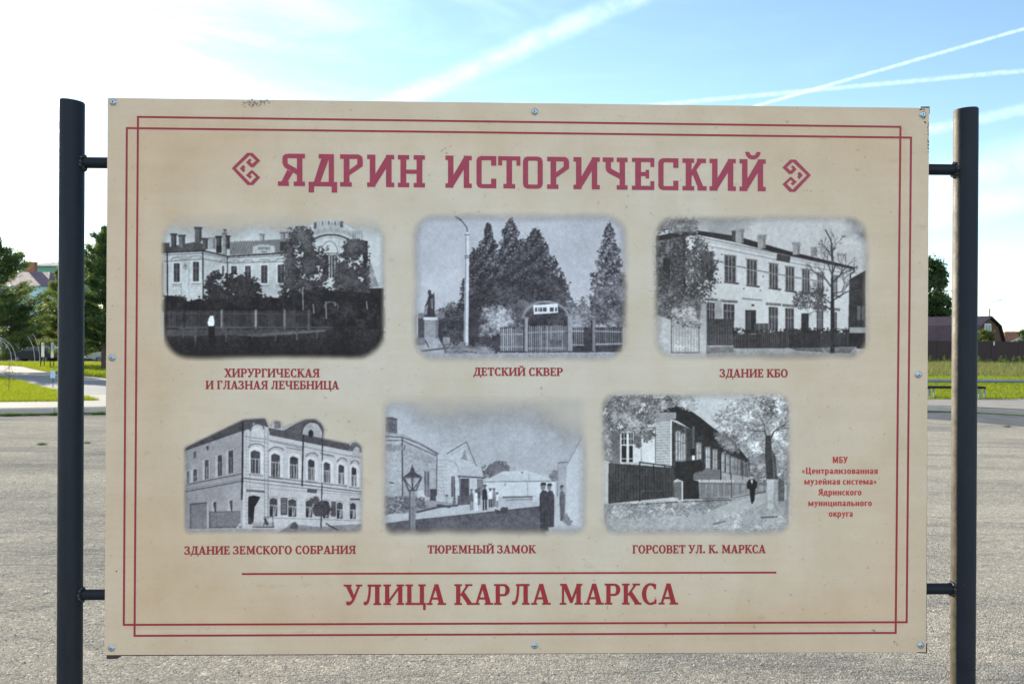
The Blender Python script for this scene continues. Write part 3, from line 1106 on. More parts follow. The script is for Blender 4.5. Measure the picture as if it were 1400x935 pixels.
def car(label, px0, px1, Y, Hc, paint, flip=False, suv=True, zoff=0.0):
    a, b = at(px0, 480, Y), at(px1, 480, Y)
    L = b.x - a.x
    z = 0.17 + gz(a.x, Y) + zoff
    root = empty('parked_car', (a.x, Y, z))
    tag(root, label, 'car', 'cars parked beyond the lawn')
    s = lambda u: (u if not flip else 1 - u) * L
    lower = [(0.0, .30), (0.0, .52), (.02, .60), (.14, .66), (.27, .72), (.45, .74), (.75, .76), (.97, .74), (1.0, .66), (1.0, .32), (.97, .20), (.90, .18), (.88, .34), (.80, .36), (.73, .32), (.71, .18), (.29, .18), (.27, .32), (.20, .36), (.13, .32), (.11, .18), (.03, .2)]
    roof = [(.25, .715), (.37, .93), (.42, .97), (.60, 1.0), (.82, .97), (.90, .86), (.965, .74), (.6, .73)] if suv else [(.27, .715), (.40, .95), (.55, 1.0), (.70, .97), (.84, .755), (.6, .73)]
    hw = 0.86

    def ext(mb, pr, y0, y1, inset=0.0):
        n = len(pr)
        vs = [(s(u), y, v * Hc) for y in (y0, y1) for u, v in pr]
        mb.add(vs, [tuple(range(n)), tuple(range(n, 2 * n))[::-1]] + [(i, (i + 1) % n, (i + 1) % n + n, i + n) for i in range(n)])
    mb = MB(); ext(mb, lower, -hw, hw)
    body = mb.build('body', paint, root, bevel=0.035)
    mb = MB(); ext(mb, roof, -hw + 0.14, hw - 0.14)
    cab = mb.build('roof', paint, root, bevel=0.05)
    # side and end glass, a little proud of the cabin
    ins = [(.31, .745), (.39, .90), (.43, .935), (.565, .955), (.565, .755)] if suv else [(.33, .745), (.41, .90), (.54, .95), (.54, .755)]
    ins2 = [(.585, .755), (.585, .955), (.79, .935), (.85, .85), (.90, .765)] if suv else [(.56, .755), (.56, .95), (.68, .925), (.77, .765)]
    for pr in (ins, ins2):
        mb = MB(); ext(mb, pr, -hw + 0.125, -hw + 0.138); mb.build('side_window', M_GLASS, root)
        mb = MB(); ext(mb, pr, hw - 0.138, hw - 0.125); mb.build('side_window', M_GLASS, root)
    for u in (.20, .80):
        for y in (-hw + 0.02, hw - 0.2):
            w = MB().lathe([(0.20 * Hc, 0.0), (0.215 * Hc, 0.02), (0.215 * Hc, 0.16), (0.20 * Hc, 0.18)], 20, (s(u), y, 0.215 * Hc), 'Y').build('wheel', M_TYRE, root, True)
            yo = y - 0.004 if y < 0 else y + 0.184
            MB().lathe([(0.13 * Hc, yo - y - 0.003), (0.13 * Hc, yo - y + 0.003)], 16, (s(u), y, 0.215 * Hc), 'Y').build('rim', M_RIM, w)
    for y in (-hw + 0.1, hw - 0.35):
        MB().box((min(s(0.0), s(0.03)) - 0.004, y, .52 * Hc), (max(s(0.0), s(0.03)) + 0.004, y + .25, .595 * Hc)).build('headlight', M_PALEMETAL, root)
        MB().box((min(s(0.985), s(1.0)) - 0.004, y, .56 * Hc), (max(s(.985), s(1.0)) + 0.004, y + .25, .70 * Hc)).build('tail_light', plain('tail_red', (0.3, 0.02, 0.02), 0.3), root)
    return root


car('dark blue black crossover parked behind the arched hoops', 17, 79, 98.5, 1.52, NT('dark_car_paint').set(Base_Color=(0.008, 0.009, 0.014), Roughness=0.3, Specular_IOR_Level=0.3).m)
car('white car whose nose shows right of the left post', 60, 121, 101.5, 1.5, NT('white_car_paint').set(Base_Color=(0.6, 0.62, 0.64), Roughness=0.25, Coat_Weight=0.6).m, True, False)
car('silver grey car behind the bare pine trunk', 128.5, 190, 99.5, 1.5, NT('silver_car_paint').set(Base_Color=(0.22, 0.23, 0.24), Roughness=0.3, Metallic=0.4, Coat_Weight=0.5).m)


# ================================================================== THE BOARD
YAW = 0.0289676
PC = Vector((0.0299987, 3.0280796, CAM_H - 0.1104835))      # centre of the printed face
sign = empty('information_board', (PC.x, PC.y, 0.0), YAW)
tag(sign, 'large beige printed information board with six old photographs between two black pipe posts', 'information board')
UX = Vector((math.cos(YAW), math.sin(YAW), 0))
UN = Vector((-math.sin(YAW), math.cos(YAW), 0))


def PP(px, py, back=0.0):
    """photo pixel -> (x, z) on the board's plane, in the board's own metres"""
    r = ray(px, py)
    o = Vector((0, 0, CAM_H))
    t = (PC + UN * back - o).dot(UN) / r.dot(UN)
    q = o + r * t - Vector((PC.x, PC.y, 0))
    return q.dot(UX), q.z


def pipe_mat():
    n = NT('black_gloss_paint')
    g = n.obj()
    a = n.noise(9, 5, 0.65, g)
    chips = n.noise(34, 5, 0.75, n.scale(g, (1, 1, 0.45)))
    rust = n.noise(5, 6, 0.7, n.scale(g, (1, 1, 0.3)))
    c = n.ramp(a, (0.3, (0.004, 0.007, 0.013)), (0.7, (0.009, 0.013, 0.020)))
    c = n.mix(n.ramp(n.noise(3.5, 6, 0.7, n.scale(g, (1.5, 1.5, 0.22))), (0.48, 0.0), (0.72, 0.30)), c, (0.045, 0.042, 0.036))
    c = n.mix(n.ramp(chips, (0.69, 0.0), (0.73, 0.9)), c, (0.20, 0.21, 0.21))
    c = n.mix(n.ramp(rust, (0.70, 0.0), (0.76, 1.0)), c, (0.10, 0.045, 0.02))
    # sunlit strip painted into the colour along the left side of the pipes
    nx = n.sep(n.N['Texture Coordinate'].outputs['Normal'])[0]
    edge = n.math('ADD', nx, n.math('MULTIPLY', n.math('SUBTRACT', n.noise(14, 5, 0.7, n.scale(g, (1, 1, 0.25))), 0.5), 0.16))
    sun_strip = n.N.new('ShaderNodeMapRange'); sun_strip.inputs['From Min'].default_value = -0.82; sun_strip.inputs['From Max'].default_value = -0.88
    n.L.new(edge, sun_strip.inputs['Value'])
    c = n.mix(sun_strip.outputs[0], c, n.ramp(n.noise(30, 5, 0.7, g), (0.3, (0.040, 0.031, 0.018)), (0.62, (0.115, 0.092, 0.056))))
    n.set(Base_Color=c, Roughness=n.ramp(a, (0.3, 0.50), (0.7, 0.66)), Specular_IOR_Level=0.2, Sheen_Weight=0.02, Sheen_Roughness=0.4, Sheen_Tint=(1.0, 0.93, 0.80))
    n.bump(n.math('ADD', n.noise(22, 4, 0.6, g), n.math('MULTIPLY', a, 2.0)), 0.0022, 0.6)
    return n.m


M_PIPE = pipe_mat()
POST_R = 0.0368
YB = 0.032                       # the posts stand just behind the face


def post(px_t, py_t, px_b, py_b, tilt):
    xt, zt = PP(px_t, py_t, YB)
    xb, zb = PP(px_b, py_b, YB)
    x0 = xb + (xt - xb) * (0 - zb) / (zt - zb)
    mb = MB()
    n = 40
    rings = []
    for (x, z, r, tl) in ((x0, -0.4, POST_R, 0), (x0, 0.0, POST_R, 0), (xt, zt - 0.004, POST_R, tilt), (xt, zt, POST_R - 0.0025, tilt), (xt, zt, POST_R - 0.0045, tilt), (xt, zt - 0.05, POST_R - 0.0045, tilt)):
        rings.append([(x + r * math.cos(2 * math.pi * k / n), YB + r * math.sin(2 * math.pi * k / n), z + tl * r * math.cos(2 * math.pi * k / n)) for k in range(n)])
    vs = [p for rr in rings for p in rr]
    fs = [(i * n + k, i * n + (k + 1) % n, (i + 1) * n + (k + 1) % n, (i + 1) * n + k) for i in range(len(rings) - 1) for k in range(n)]
    fs.append(tuple((len(rings) - 1) * n + k for k in range(n)))
    fs.append(tuple(range(n))[::-1])
    mb.add(vs, fs)
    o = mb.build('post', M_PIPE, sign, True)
    return lambda z: x0 + (xt - x0) * z / zt


lx = post(98.5, 138.5, 95.3, 935, -0.10)
rx = post(1320.5, 149.5, 1316.2, 935, 0.07)

M_WELD = plain('weld_bead', (0.02, 0.022, 0.026), 0.45, 0.3, 0.4, 60)


def bar(px_in, py, post_x, side):
    x_in, z = PP(px_in, py, YB)
    xp = post_x(z)
    x_end = xp - side * POST_R * 0.9
    mb = MB().tube([(x_end, YB, z), (x_in - side * 0.12, YB, z)], 0.0172, 20)
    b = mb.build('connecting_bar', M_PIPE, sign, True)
    w = MB()
    n = 18
    for k in range(n):
        a = 2 * math.pi * k / n
        rr = 0.018 + random.uniform(-0.001, 0.003)
        y = YB + rr * math.cos(a)
        dx = math.sqrt(max(0, POST_R ** 2 - (rr * math.cos(a)) ** 2))
        c = Vector((xp - side * (dx + 0.001), y, z + rr * math.sin(a) - random.choice((0, 0, 0.003))))
        s = random.uniform(0.0042, 0.0075)
        w.lathe([(s * 0.4, -s * 0.9), (s * 0.9, -s * 0.45), (s, 0), (s * 0.9, s * 0.45), (s * 0.4, s * 0.9)], 8, tuple(c))
    w.build('weld', M_WELD, b, True)


bar(146, 223, lx, -1)
bar(144, 812, lx, -1)
bar(1271, 232, rx, 1)
bar(1267, 804.5, rx, 1)

# steel frame behind the sheet: its ends peep out at two corners
FQ = [PP(148.5, 138, 0.004), PP(1270.6, 149.5, 0.004), PP(1267.6, 891.8, 0.004), PP(146.5, 897.0, 0.004)]


def frame_bar(a, b, wid, mat):
    a, b = Vector((a[0], 0, a[1])), Vector((b[0], 0, b[1]))
    t = (b - a).normalized(); n = Vector((-t.z, 0, t.x))
    if ((a + b) / 2 + n * 0.1 - Vector((0, 0, PC.z))).length > ((a + b) / 2 - Vector((0, 0, PC.z))).length: n = -n
    vs = []
    for y in (0.0088, 0.034):
        vs += [p + Vector((0, y, 0)) for p in (a, b, b + n * wid, a + n * wid)]
    MB().add(vs, [(0, 1, 2, 3), (7, 6, 5, 4), (0, 4, 5, 1), (1, 5, 6, 2), (2, 6, 7, 3), (3, 7, 4, 0)]).build('frame_bar', mat, sign)


M_FRAME = plain('dark_frame_paint', (0.022, 0.02, 0.02), 0.5, 0, 0.3, 20)
TL, TR, BR, BL = FQ
inset = lambda p, q, d: (p[0] + (q[0] - p[0]) * d, p[1] + (q[1] - p[1]) * d)
frame_bar(TL, TR, 0.03, M_FRAME)
frame_bar(inset(BL, BR, 0.0), BR, 0.03, M_FRAME)
frame_bar(inset(TL, BL, 0.02), inset(BL, TL, 0.02), 0.03, M_FRAME)
frame_bar(inset(TR, BR, 0.02), inset(BR, TR, 0.02), 0.03, M_FRAME)
mid = lambda p, q: ((p[0] + q[0]) / 2, (p[1] + q[1]) / 2)
frame_bar(inset(mid(TL, TR), mid(BL, BR), 0.02), inset(mid(BL, BR), mid(TL, TR), 0.02), 0.03, M_FRAME)


# folded corner plates that peep out behind the sheet
for pts in (((146, 880), (146, 900.2), (160, 900.0), (166, 896.5), (172, 880)), ((1258, 156), (1258, 146.3), (1270.6, 146.1), (1270.6, 156)), ((1255, 880), (1255, 892.2), (1267.2, 892.2), (1267.2, 880))):
    q = [PP(x, y, 0.006) for x, y in pts]
    MB().add([(x, 0.0037, z) for x, z in q] + [(x, 0.0085, z) for x, z in q], [tuple(range(len(q))), tuple(range(len(q), 2 * len(q)))[::-1]] + [(i, (i + 1) % len(q), (i + 1) % len(q) + len(q), i + len(q)) for i in range(len(q))]).build('corner_plate', M_FRAME, sign)


# --- the sheet
def sheet_mat():
    n = NT('printed_old_paper')
    g = n.obj()
    x, y, z = n.sep(n.scale(g, (1, 1, 1)))
    dx = n.math('DIVIDE', n.math('SUBTRACT', x, 0.03), 1.28)
    dz = n.math('DIVIDE', n.math('SUBTRACT', z, PC.z + 0.05), 0.86)
    wob = n.math('MULTIPLY', n.math('SUBTRACT', n.noise(1.5, 5, 0.6, g), 0.5), 1.15)
    p4 = lambda v: n.math('POWER', n.math('ABSOLUTE', v), 2.6)
    d = n.math('ADD', n.math('ADD', p4(dx), p4(dz)), wob)
    # the printed parchment: pale cool middle, tan towards its edges, paler again on the margin
    c = n.ramp(n.math('MULTIPLY', d, 0.62), (0.03, PAPER_MID), (0.32, PAPER_WARM), (0.66, PAPER_TAN), (1.0, PAPER_TAN))
    inx = n.math('LESS_THAN', n.math('ABSOLUTE', n.math('ADD', x, 0.005)), 1.186)
    inz = n.math('LESS_THAN', n.math('ABSOLUTE', n.math('SUBTRACT', z, PC.z + 0.006)), 0.766)
    margin = n.math('SUBTRACT', 1.0, n.math('MULTIPLY', inx, inz))
    c = n.mix(n.math('MULTIPLY', margin, 0.35), c, PAPER_MARGIN)
    cl = n.noise(5, 6, 0.65, g)
    c = n.mix(n.ramp(cl, (0.35, 0.50), (0.62, 0.0)), c, n.mix(1.0, c, (0.84, 0.78, 0.68), 'MULTIPLY'))
    streak = n.noise(7, 5, 0.6, n.scale(g, (0.35, 1, 6)))
    c = n.mix(n.ramp(streak, (0.36, 0.14), (0.58, 0.0)), c, n.mix(1.0, c, (0.80, 0.78, 0.74), 'MULTIPLY'))
    sp = n.noise(55, 3, 0.6, g)
    spm = n.noise(2.6, 3, 0.6, g)
    c = n.mix(n.math('MULTIPLY', n.ramp(sp, (0.63, 0.0), (0.72, 0.65)), n.ramp(spm, (0.42, 0.15), (0.62, 1.0))), c, (0.22, 0.185, 0.14))
    sp2 = n.noise(21, 4, 0.7, g)
    c = n.mix(n.math('MULTIPLY', n.ramp(sp2, (0.66, 0.0), (0.74, 0.42)), n.ramp(spm, (0.35, 0.2), (0.6, 1.0))), c, (0.25, 0.19, 0.13))
    bl = n.noise(16, 4, 0.65, n.scale(g, (0.7, 1, 1.2)))
    c = n.mix(n.math('MULTIPLY', n.ramp(bl, (0.63, 0.0), (0.70, 0.30)), n.ramp(n.noise(1.1, 2, 0.5, g), (0.42, 0.15), (0.58, 1.0))), c, (0.30, 0.20, 0.135))
    wash = n.noise(3.2, 5, 0.6, n.scale(g, (1.6, 1, 0.35)))
    c = n.mix(n.ramp(wash, (0.52, 0.0), (0.70, 0.30)), c, n.mix(1.0, c, (0.86, 0.84, 0.80), 'MULTIPLY'))
    fib = n.noise(160, 3, 0.7, n.scale(g, (0.5, 1, 1)))
    c = n.mix(n.ramp(fib, (0.3, 0.10), (0.6, 0.0)), c, n.mix(1.0, c, (0.7, 0.7, 0.7), 'MULTIPLY'))
    n.set(Base_Color=c, Roughness=0.5, Specular_IOR_Level=0.2)
    n.bump(n.noise(2.2, 3, 0.5, g), 0.004, 0.35)
    return n.m


PAPER_MID = (0.60, 0.54, 0.455)
PAPER_WARM = (0.598, 0.50, 0.388)
PAPER_TAN = (0.57, 0.43, 0.298)
PAPER_MARGIN = (0.595, 0.508, 0.412)
M_SHEET = sheet_mat()
SH = [PP(147, 134), PP(1270.3, 148), PP(1266, 891), PP(143, 895)]
mb = MB()
vs = [(x, 0.0, z) for x, z in SH] + [(x, 0.0035, z) for x, z in SH]
mb.add(vs, [(0, 1, 2, 3), (7, 6, 5, 4), (0, 4, 5, 1), (1, 5, 6, 2), (2, 6, 7, 3), (3, 7, 4, 0)])
panel = mb.build('panel', M_SHEET, sign)

M_SCREW = NT('zinc_screw').set(Base_Color=(0.36, 0.45, 0.50), Roughness=0.35, Metallic=0.75).m
M_SCREWH = NT('screw_recess').set(Base_Color=(0.03, 0.035, 0.04), Roughness=0.6).m
for px, py in ((155, 140), (731, 153), (1261.5, 157), (153.5, 489), (1255.5, 512), (152.5, 885.5), (731, 882), (1259, 881.5)):
    x, z = PP(px, py)
    s = MB().lathe([(0.0102, -0.0002), (0.0104, -0.0016), (0.0088, -0.0034), (0.0066, -0.0046), (0.0058, -0.0062), (0.0030, -0.0068)], 20, (x, 0, z), 'Y').build('screw', M_SCREW, panel, True)
    s2 = MB().lathe([(0.0028, -0.00681), (0.0028, -0.0071)], 6, (x, 0, z), 'Y')
    s2.build('recess', M_SCREWH, panel)


# --- lettering: strokes are gathered as outlines, merged and laid flat on the sheet
def cdt_mesh(name, polys, y, mat, to=None, parent=None):
    """union of overlapping outlines (x, z) as one flat mesh at depth y"""
    pts, faces = [], []
    for P in polys:
        o = len(pts)
        A = sum(a[0] * b[1] - b[0] * a[1] for a, b in zip(P, P[1:] + P[:1]))
        P = P if A > 0 else P[::-1]
        pts += [Vector(p) for p in P]
        faces.append(list(range(o, o + len(P))))
    v, e, f, ov, oe, of = delaunay_2d_cdt(pts, [], faces, 1, 1e-6)
    f = [q for q, src in zip(f, of) if src]
    me = bpy.data.meshes.new(name)
    me.from_pydata([(p.x, y, p.y) for p in v], [], [q if (v[q[1]] - v[q[0]]).cross(v[q[2]] - v[q[0]]) > 0 else q[::-1] for q in f])
    me.update()
    return link(name, me, mat, parent if parent is not None else panel)


def rc(x0, y0, x1, y1):
    return [(x0, y0), (x1, y0), (x1, y1), (x0, y1)]


def ring(cx, cy, rx, ry, wx, wy, a0, a1, n=14):
    a = [R(a0 + (a1 - a0) * i / n) for i in range(n + 1)]
    return [(cx + rx * math.cos(t), cy + ry * math.sin(t)) for t in a] + [(cx + (rx - wx) * math.cos(t), cy + (ry - wy) * math.sin(t)) for t in a[::-1]]


def stem(x, w=21, s=9, top=True, bot=True, tl=True, tr=True, bl=True, br=True):
    o = [rc(x, 0, x + w, 100)]
    if bot: o.append(rc(x - (s if bl else 0), 0, x + w + (s if br else 0), 7.5))
    if top: o.append(rc(x - (s if tl else 0), 92.5, x + w + (s if tr else 0), 100))
    return o


def bowl(x, y0, y1, reach, w=21, th=9):
    """D-shaped bowl from x, between y0 and y1"""
    cy, ry = (y0 + y1) / 2, (y1 - y0) / 2
    k = reach * 0.45
    return [rc(x, y1 - th, x + k, y1), rc(x, y0, x + k, y0 + th), ring(x + k, cy, reach - k, ry, w, th, -90, 90)]


def serif_glyph(ch):
    """bold old-style serif capitals: (advance, outlines), cap height 100"""
    g = {
        'А': lambda: (104, [[(10, 0), (20, 0), (57, 100), (44, 100)], [(69, 0), (94, 0), (63, 100), (42, 100)], rc(26, 26, 76, 35), rc(0, 0, 31, 7.5), rc(60, 0, 104, 7.5)]),
        'Б': lambda: (88, stem(12, tr=False) + [rc(12, 91, 76, 100), rc(68, 76, 76, 100)] + bowl(30, 0, 57, 56)),
        'В': lambda: (94, stem(12, tr=False, br=False) + bowl(30, 0, 54, 60) + bowl(30, 46, 100, 54)),
        'Г': lambda: (80, stem(12, tr=False) + [rc(12, 91, 76, 100), rc(67, 74, 76, 100)]),
        'Д': lambda: (104, [rc(0, 0, 104, 9), rc(0, -22, 9, 9), rc(95, -22, 104, 9), rc(66, 0, 88, 100), rc(28, 91, 98, 100), [(14, 4), (26, 4), (42, 60), (44, 96), (34, 96), (32, 62)]]),
        'Е': lambda: (86, stem(12, tr=False, br=False) + [rc(12, 91, 76, 100), rc(68, 76, 76, 100), rc(12, 0, 80, 9), rc(71, 0, 80, 25), rc(12, 46, 60, 55), rc(53, 38, 60, 63)]),
        'З': lambda: (82, [ring(36, 74, 34, 27, 20, 9, -90, 150), ring(36, 26, 40, 27, 21, 9, -150, 90), rc(26, 46.5, 42, 54), rc(4, 76, 12, 97), rc(0, 4, 9, 28)]),
        'И': lambda: (116, stem(12) + stem(83) + [[(14, 2), (26, 2), (102, 98), (90, 98)], [(30, 20), (33, 10), (84, 82), (86, 90)]]),
        'К': lambda: (102, stem(12) + [[(30, 44), (40, 44), (82, 97), (70, 97)], rc(60, 92.5, 98, 100), [(36, 52), (52, 66), (98, 5), (72, 5)], rc(70, 0, 106, 7.5)]),
        'Л': lambda: (106, [rc(68, 0, 90, 100), rc(60, 0, 99, 7.5), rc(28, 91, 99, 100), [(34, 96), (45, 96), (42, 50), (36, 20), (28, 5), (17, -2), (9, 0), (5, 6), (8, 16), (17, 15), (24, 22), (31, 50)]]),
        'М': lambda: (134, [rc(18, 0, 28, 100), rc(6, 0, 40, 7.5), rc(8, 92.5, 34, 100), [(18, 100), (42, 100), (73, 26), (62, 8)], [(62, 8), (73, 8), (112, 100), (100, 100)], rc(96, 0, 118, 100), rc(87, 0, 128, 7.5), rc(100, 92.5, 127, 100)]),
        'Н': lambda: (116, stem(12) + stem(83) + [rc(30, 46, 86, 55)]),
        'О': lambda: (106, [ring(53, 50, 48, 52, 22, 9, -90, 92, 22), ring(53, 50, 48, 52, 22, 9, 88, 272, 22)]),
        'Р': lambda: (90, stem(12, tr=False) + bowl(30, 42, 100, 56)),
        'С': lambda: (90, [ring(50, 50, 46, 52, 22, 9, 50, 300, 26), rc(70, 74, 79, 97), rc(72, 3, 81, 24), [(74, 80), (80, 96), (70, 99), (60, 96)], [(62, -1), (76, 4), (80, 14), (70, 16)]]),
        'Т': lambda: (92, [rc(36, 0, 57, 100), rc(26, 0, 67, 7.5), rc(3, 91, 90, 100), rc(3, 74, 12, 100), rc(81, 74, 90, 100)]),
        'У': lambda: (98, [[(10, 96), (34, 96), (62, 30), (50, 22)], [(78, 96), (89, 96), (56, 22), (44, 6), (30, -2), (17, 0), (13, 8), (17, 18), (28, 15), (40, 18), (50, 34)], rc(0, 92.5, 42, 100), rc(66, 92.5, 99, 100)]),
        'Х': lambda: (100, [[(8, 98), (34, 98), (92, 2), (66, 2)], [(10, 2), (21, 2), (89, 98), (77, 98)], rc(0, 92.5, 42, 100), rc(64, 92.5, 98, 100), rc(0, 0, 34, 7.5), rc(58, 0, 102, 7.5)]),
        'Ц': lambda: (112, [rc(12, 0, 33, 100), rc(3, 92.5, 42, 100), rc(80, 0, 101, 100), rc(71, 92.5, 110, 100), rc(3, 0, 108, 9), rc(98, -25, 110, 9)]),
        'Ч': lambda: (108, [rc(72, 0, 93, 100), rc(63, 0, 102, 7.5), rc(63, 92.5, 102, 100), rc(10, 66, 31, 100), rc(1, 92.5, 40, 100), ring(42, 68, 32, 34, 21, 11, 180, 275), [(42, 34), (60, 37), (76, 44), (76, 54), (58, 46), (42, 45)]]),
        'Ы': lambda: (134, stem(12, br=False) + bowl(30, 0, 57, 54) + stem(100)),
        'Ю': lambda: (150, stem(12) + [rc(30, 46, 62, 55), ring(98, 50, 46, 52, 22, 9, -90, 92, 20), ring(98, 50, 46, 52, 22, 9, 88, 272, 20)]),
        'Я': lambda: (96, stem(66, tl=False) + [rc(44, 91, 70, 100), rc(44, 44, 70, 53), ring(44, 72, 34, 28, 21, 9, 90, 270), [(40, 48), (54, 48), (31, 5), (12, 2)], rc(0, 0, 34, 7.5)]),
        '.': lambda: (38, [[(16 + 12.5 * math.cos(R(30 * i)), 11 + 12.5 * math.sin(R(30 * i))) for i in range(12)]]),
        ' ': lambda: (36, []),
    }
    if ch == 'Й':
        w, p = g['И']()
        return w, p + [ring(57.5, 128, 26, 24, 11, 11, 190, 350)]
    return g[ch]()


def fatten(P, d):
    """push an outline outwards by d"""
    if sum(a[0] * b[1] - b[0] * a[1] for a, b in zip(P, P[1:] + P[:1])) < 0:
        P = P[::-1]
    out, n = [], len(P)
    for i in range(n):
        p, q, r = Vector(P[i - 1]), Vector(P[i]), Vector(P[(i + 1) % n])
        u, v = (q - p), (r - q)
        if u.length < 1e-6 or v.length < 1e-6:
            out.append(tuple(q)); continue
        u.normalize(); v.normalize()
        m = Vector((u.y, -u.x)) + Vector((v.y, -v.x))
        k = max(0.35, m.length_squared / 2)
        out.append(tuple(q + m * (d / k)))
    return out


def place_line(name, text, x0, x1, top0, base0, top1, base1, glyph, mat, y=-0.0008, gap=4, fat=0.0):
    """set a line between photo x0..x1, its caps between top and base at both ends"""
    adv, items = 0.0, []
    for ch in text:
        w, polys = glyph(ch)
        items.append((adv, [fatten(P, fat) for P in polys] if fat else polys))
        adv += w + gap
    adv -= gap
    out = []
    for a, polys in items:
        for P in polys:
            q = []
            for X, Z in P:
                t = (a + X) / adv
                px = x0 + (x1 - x0) * t
                tp, bs = top0 + (top1 - top0) * t, base0 + (base1 - base0) * t
                q.append(PP(px, bs + (tp - bs) * Z / 100.0))
            out.append(q)
    return cdt_mesh(name, out, y, mat)


def ink(name, c):
    n = NT(name)
    a = n.noise(40, 4, 0.6)
    n.set(Base_Color=n.ramp(a, (0.3, tuple(v * 0.92 for v in c)), (0.7, tuple(min(1, v * 1.08) for v in c))), Roughness=0.5, Specular_IOR_Level=0.35)
    return n.m


M_TITLE = ink('raspberry_ink', (0.30, 0.033, 0.066))
M_RED = ink('red_ink', (0.29, 0.020, 0.026))
M_RED2 = ink('bright_red_ink', (0.44, 0.042, 0.036))

CAPTIONS = [
    ('ХИРУРГИЧЕСКАЯ', 307, 436.7, 504.0, 515.3, 504.3, 515.6),
    ('И ГЛАЗНАЯ ЛЕЧЕБНИЦА', 281, 463.6, 520.5, 531.7, 520.8, 532.0),
    ('ДЕТСКИЙ СКВЕР', 647.4, 769.6, 502.6, 513.4, 502.9, 513.7),
    ('ЗДАНИЕ КБО', 984, 1077.2, 504.5, 515.5, 504.7, 515.7),
    ('ЗДАНИЕ ЗЕМСКОГО СОБРАНИЯ', 252.3, 486.2, 746.6, 757.6, 745.5, 756.5),
    ('ТЮРЕМНЫЙ ЗАМОК', 584.6, 732.4, 745.2, 756.0, 744.9, 755.7),
    ('ГОРСОВЕТ УЛ. К. МАРКСА', 864.6, 1046.8, 745.0, 756.0, 744.6, 755.6),
]
for (t, a, b, c, d, e, f) in CAPTIONS:
    place_line('caption_lettering', t, a, b, c, d, e, f, serif_glyph, M_RED, fat=2.2)
place_line('street_lettering', 'УЛИЦА КАРЛА МАРКСА', 470, 926.8, 798.9, 826.4, 797.2, 825.6, serif_glyph, M_RED, fat=1.0)


# headline: slab capitals drawn for this board, each in its own slot
def cham(x0, y0, x1, y1, tl=0, tr=0, br=0, bl=0):
    """rectangle with rounded corners"""
    P = []
    for (cx, cy, r, a) in ((x0, y0, bl, 180), (x1, y0, br, 270), (x1, y1, tr, 0), (x0, y1, tl, 90)):
        if r == 0:
            P.append((cx, cy)); continue
        ox, oy = cx + (r if cx == x0 else -r), cy + (r if cy == y0 else -r)
        P += [(ox + r * math.cos(R(a + 90 * i / 5)), oy + r * math.sin(R(a + 90 * i / 5))) for i in range(6)]
    return P


def band(outer, inner):
    """open frame between an outer and inner path of equal length"""
    return [[outer[i], outer[i + 1], inner[i + 1], inner[i]] for i in range(len(outer) - 1)]


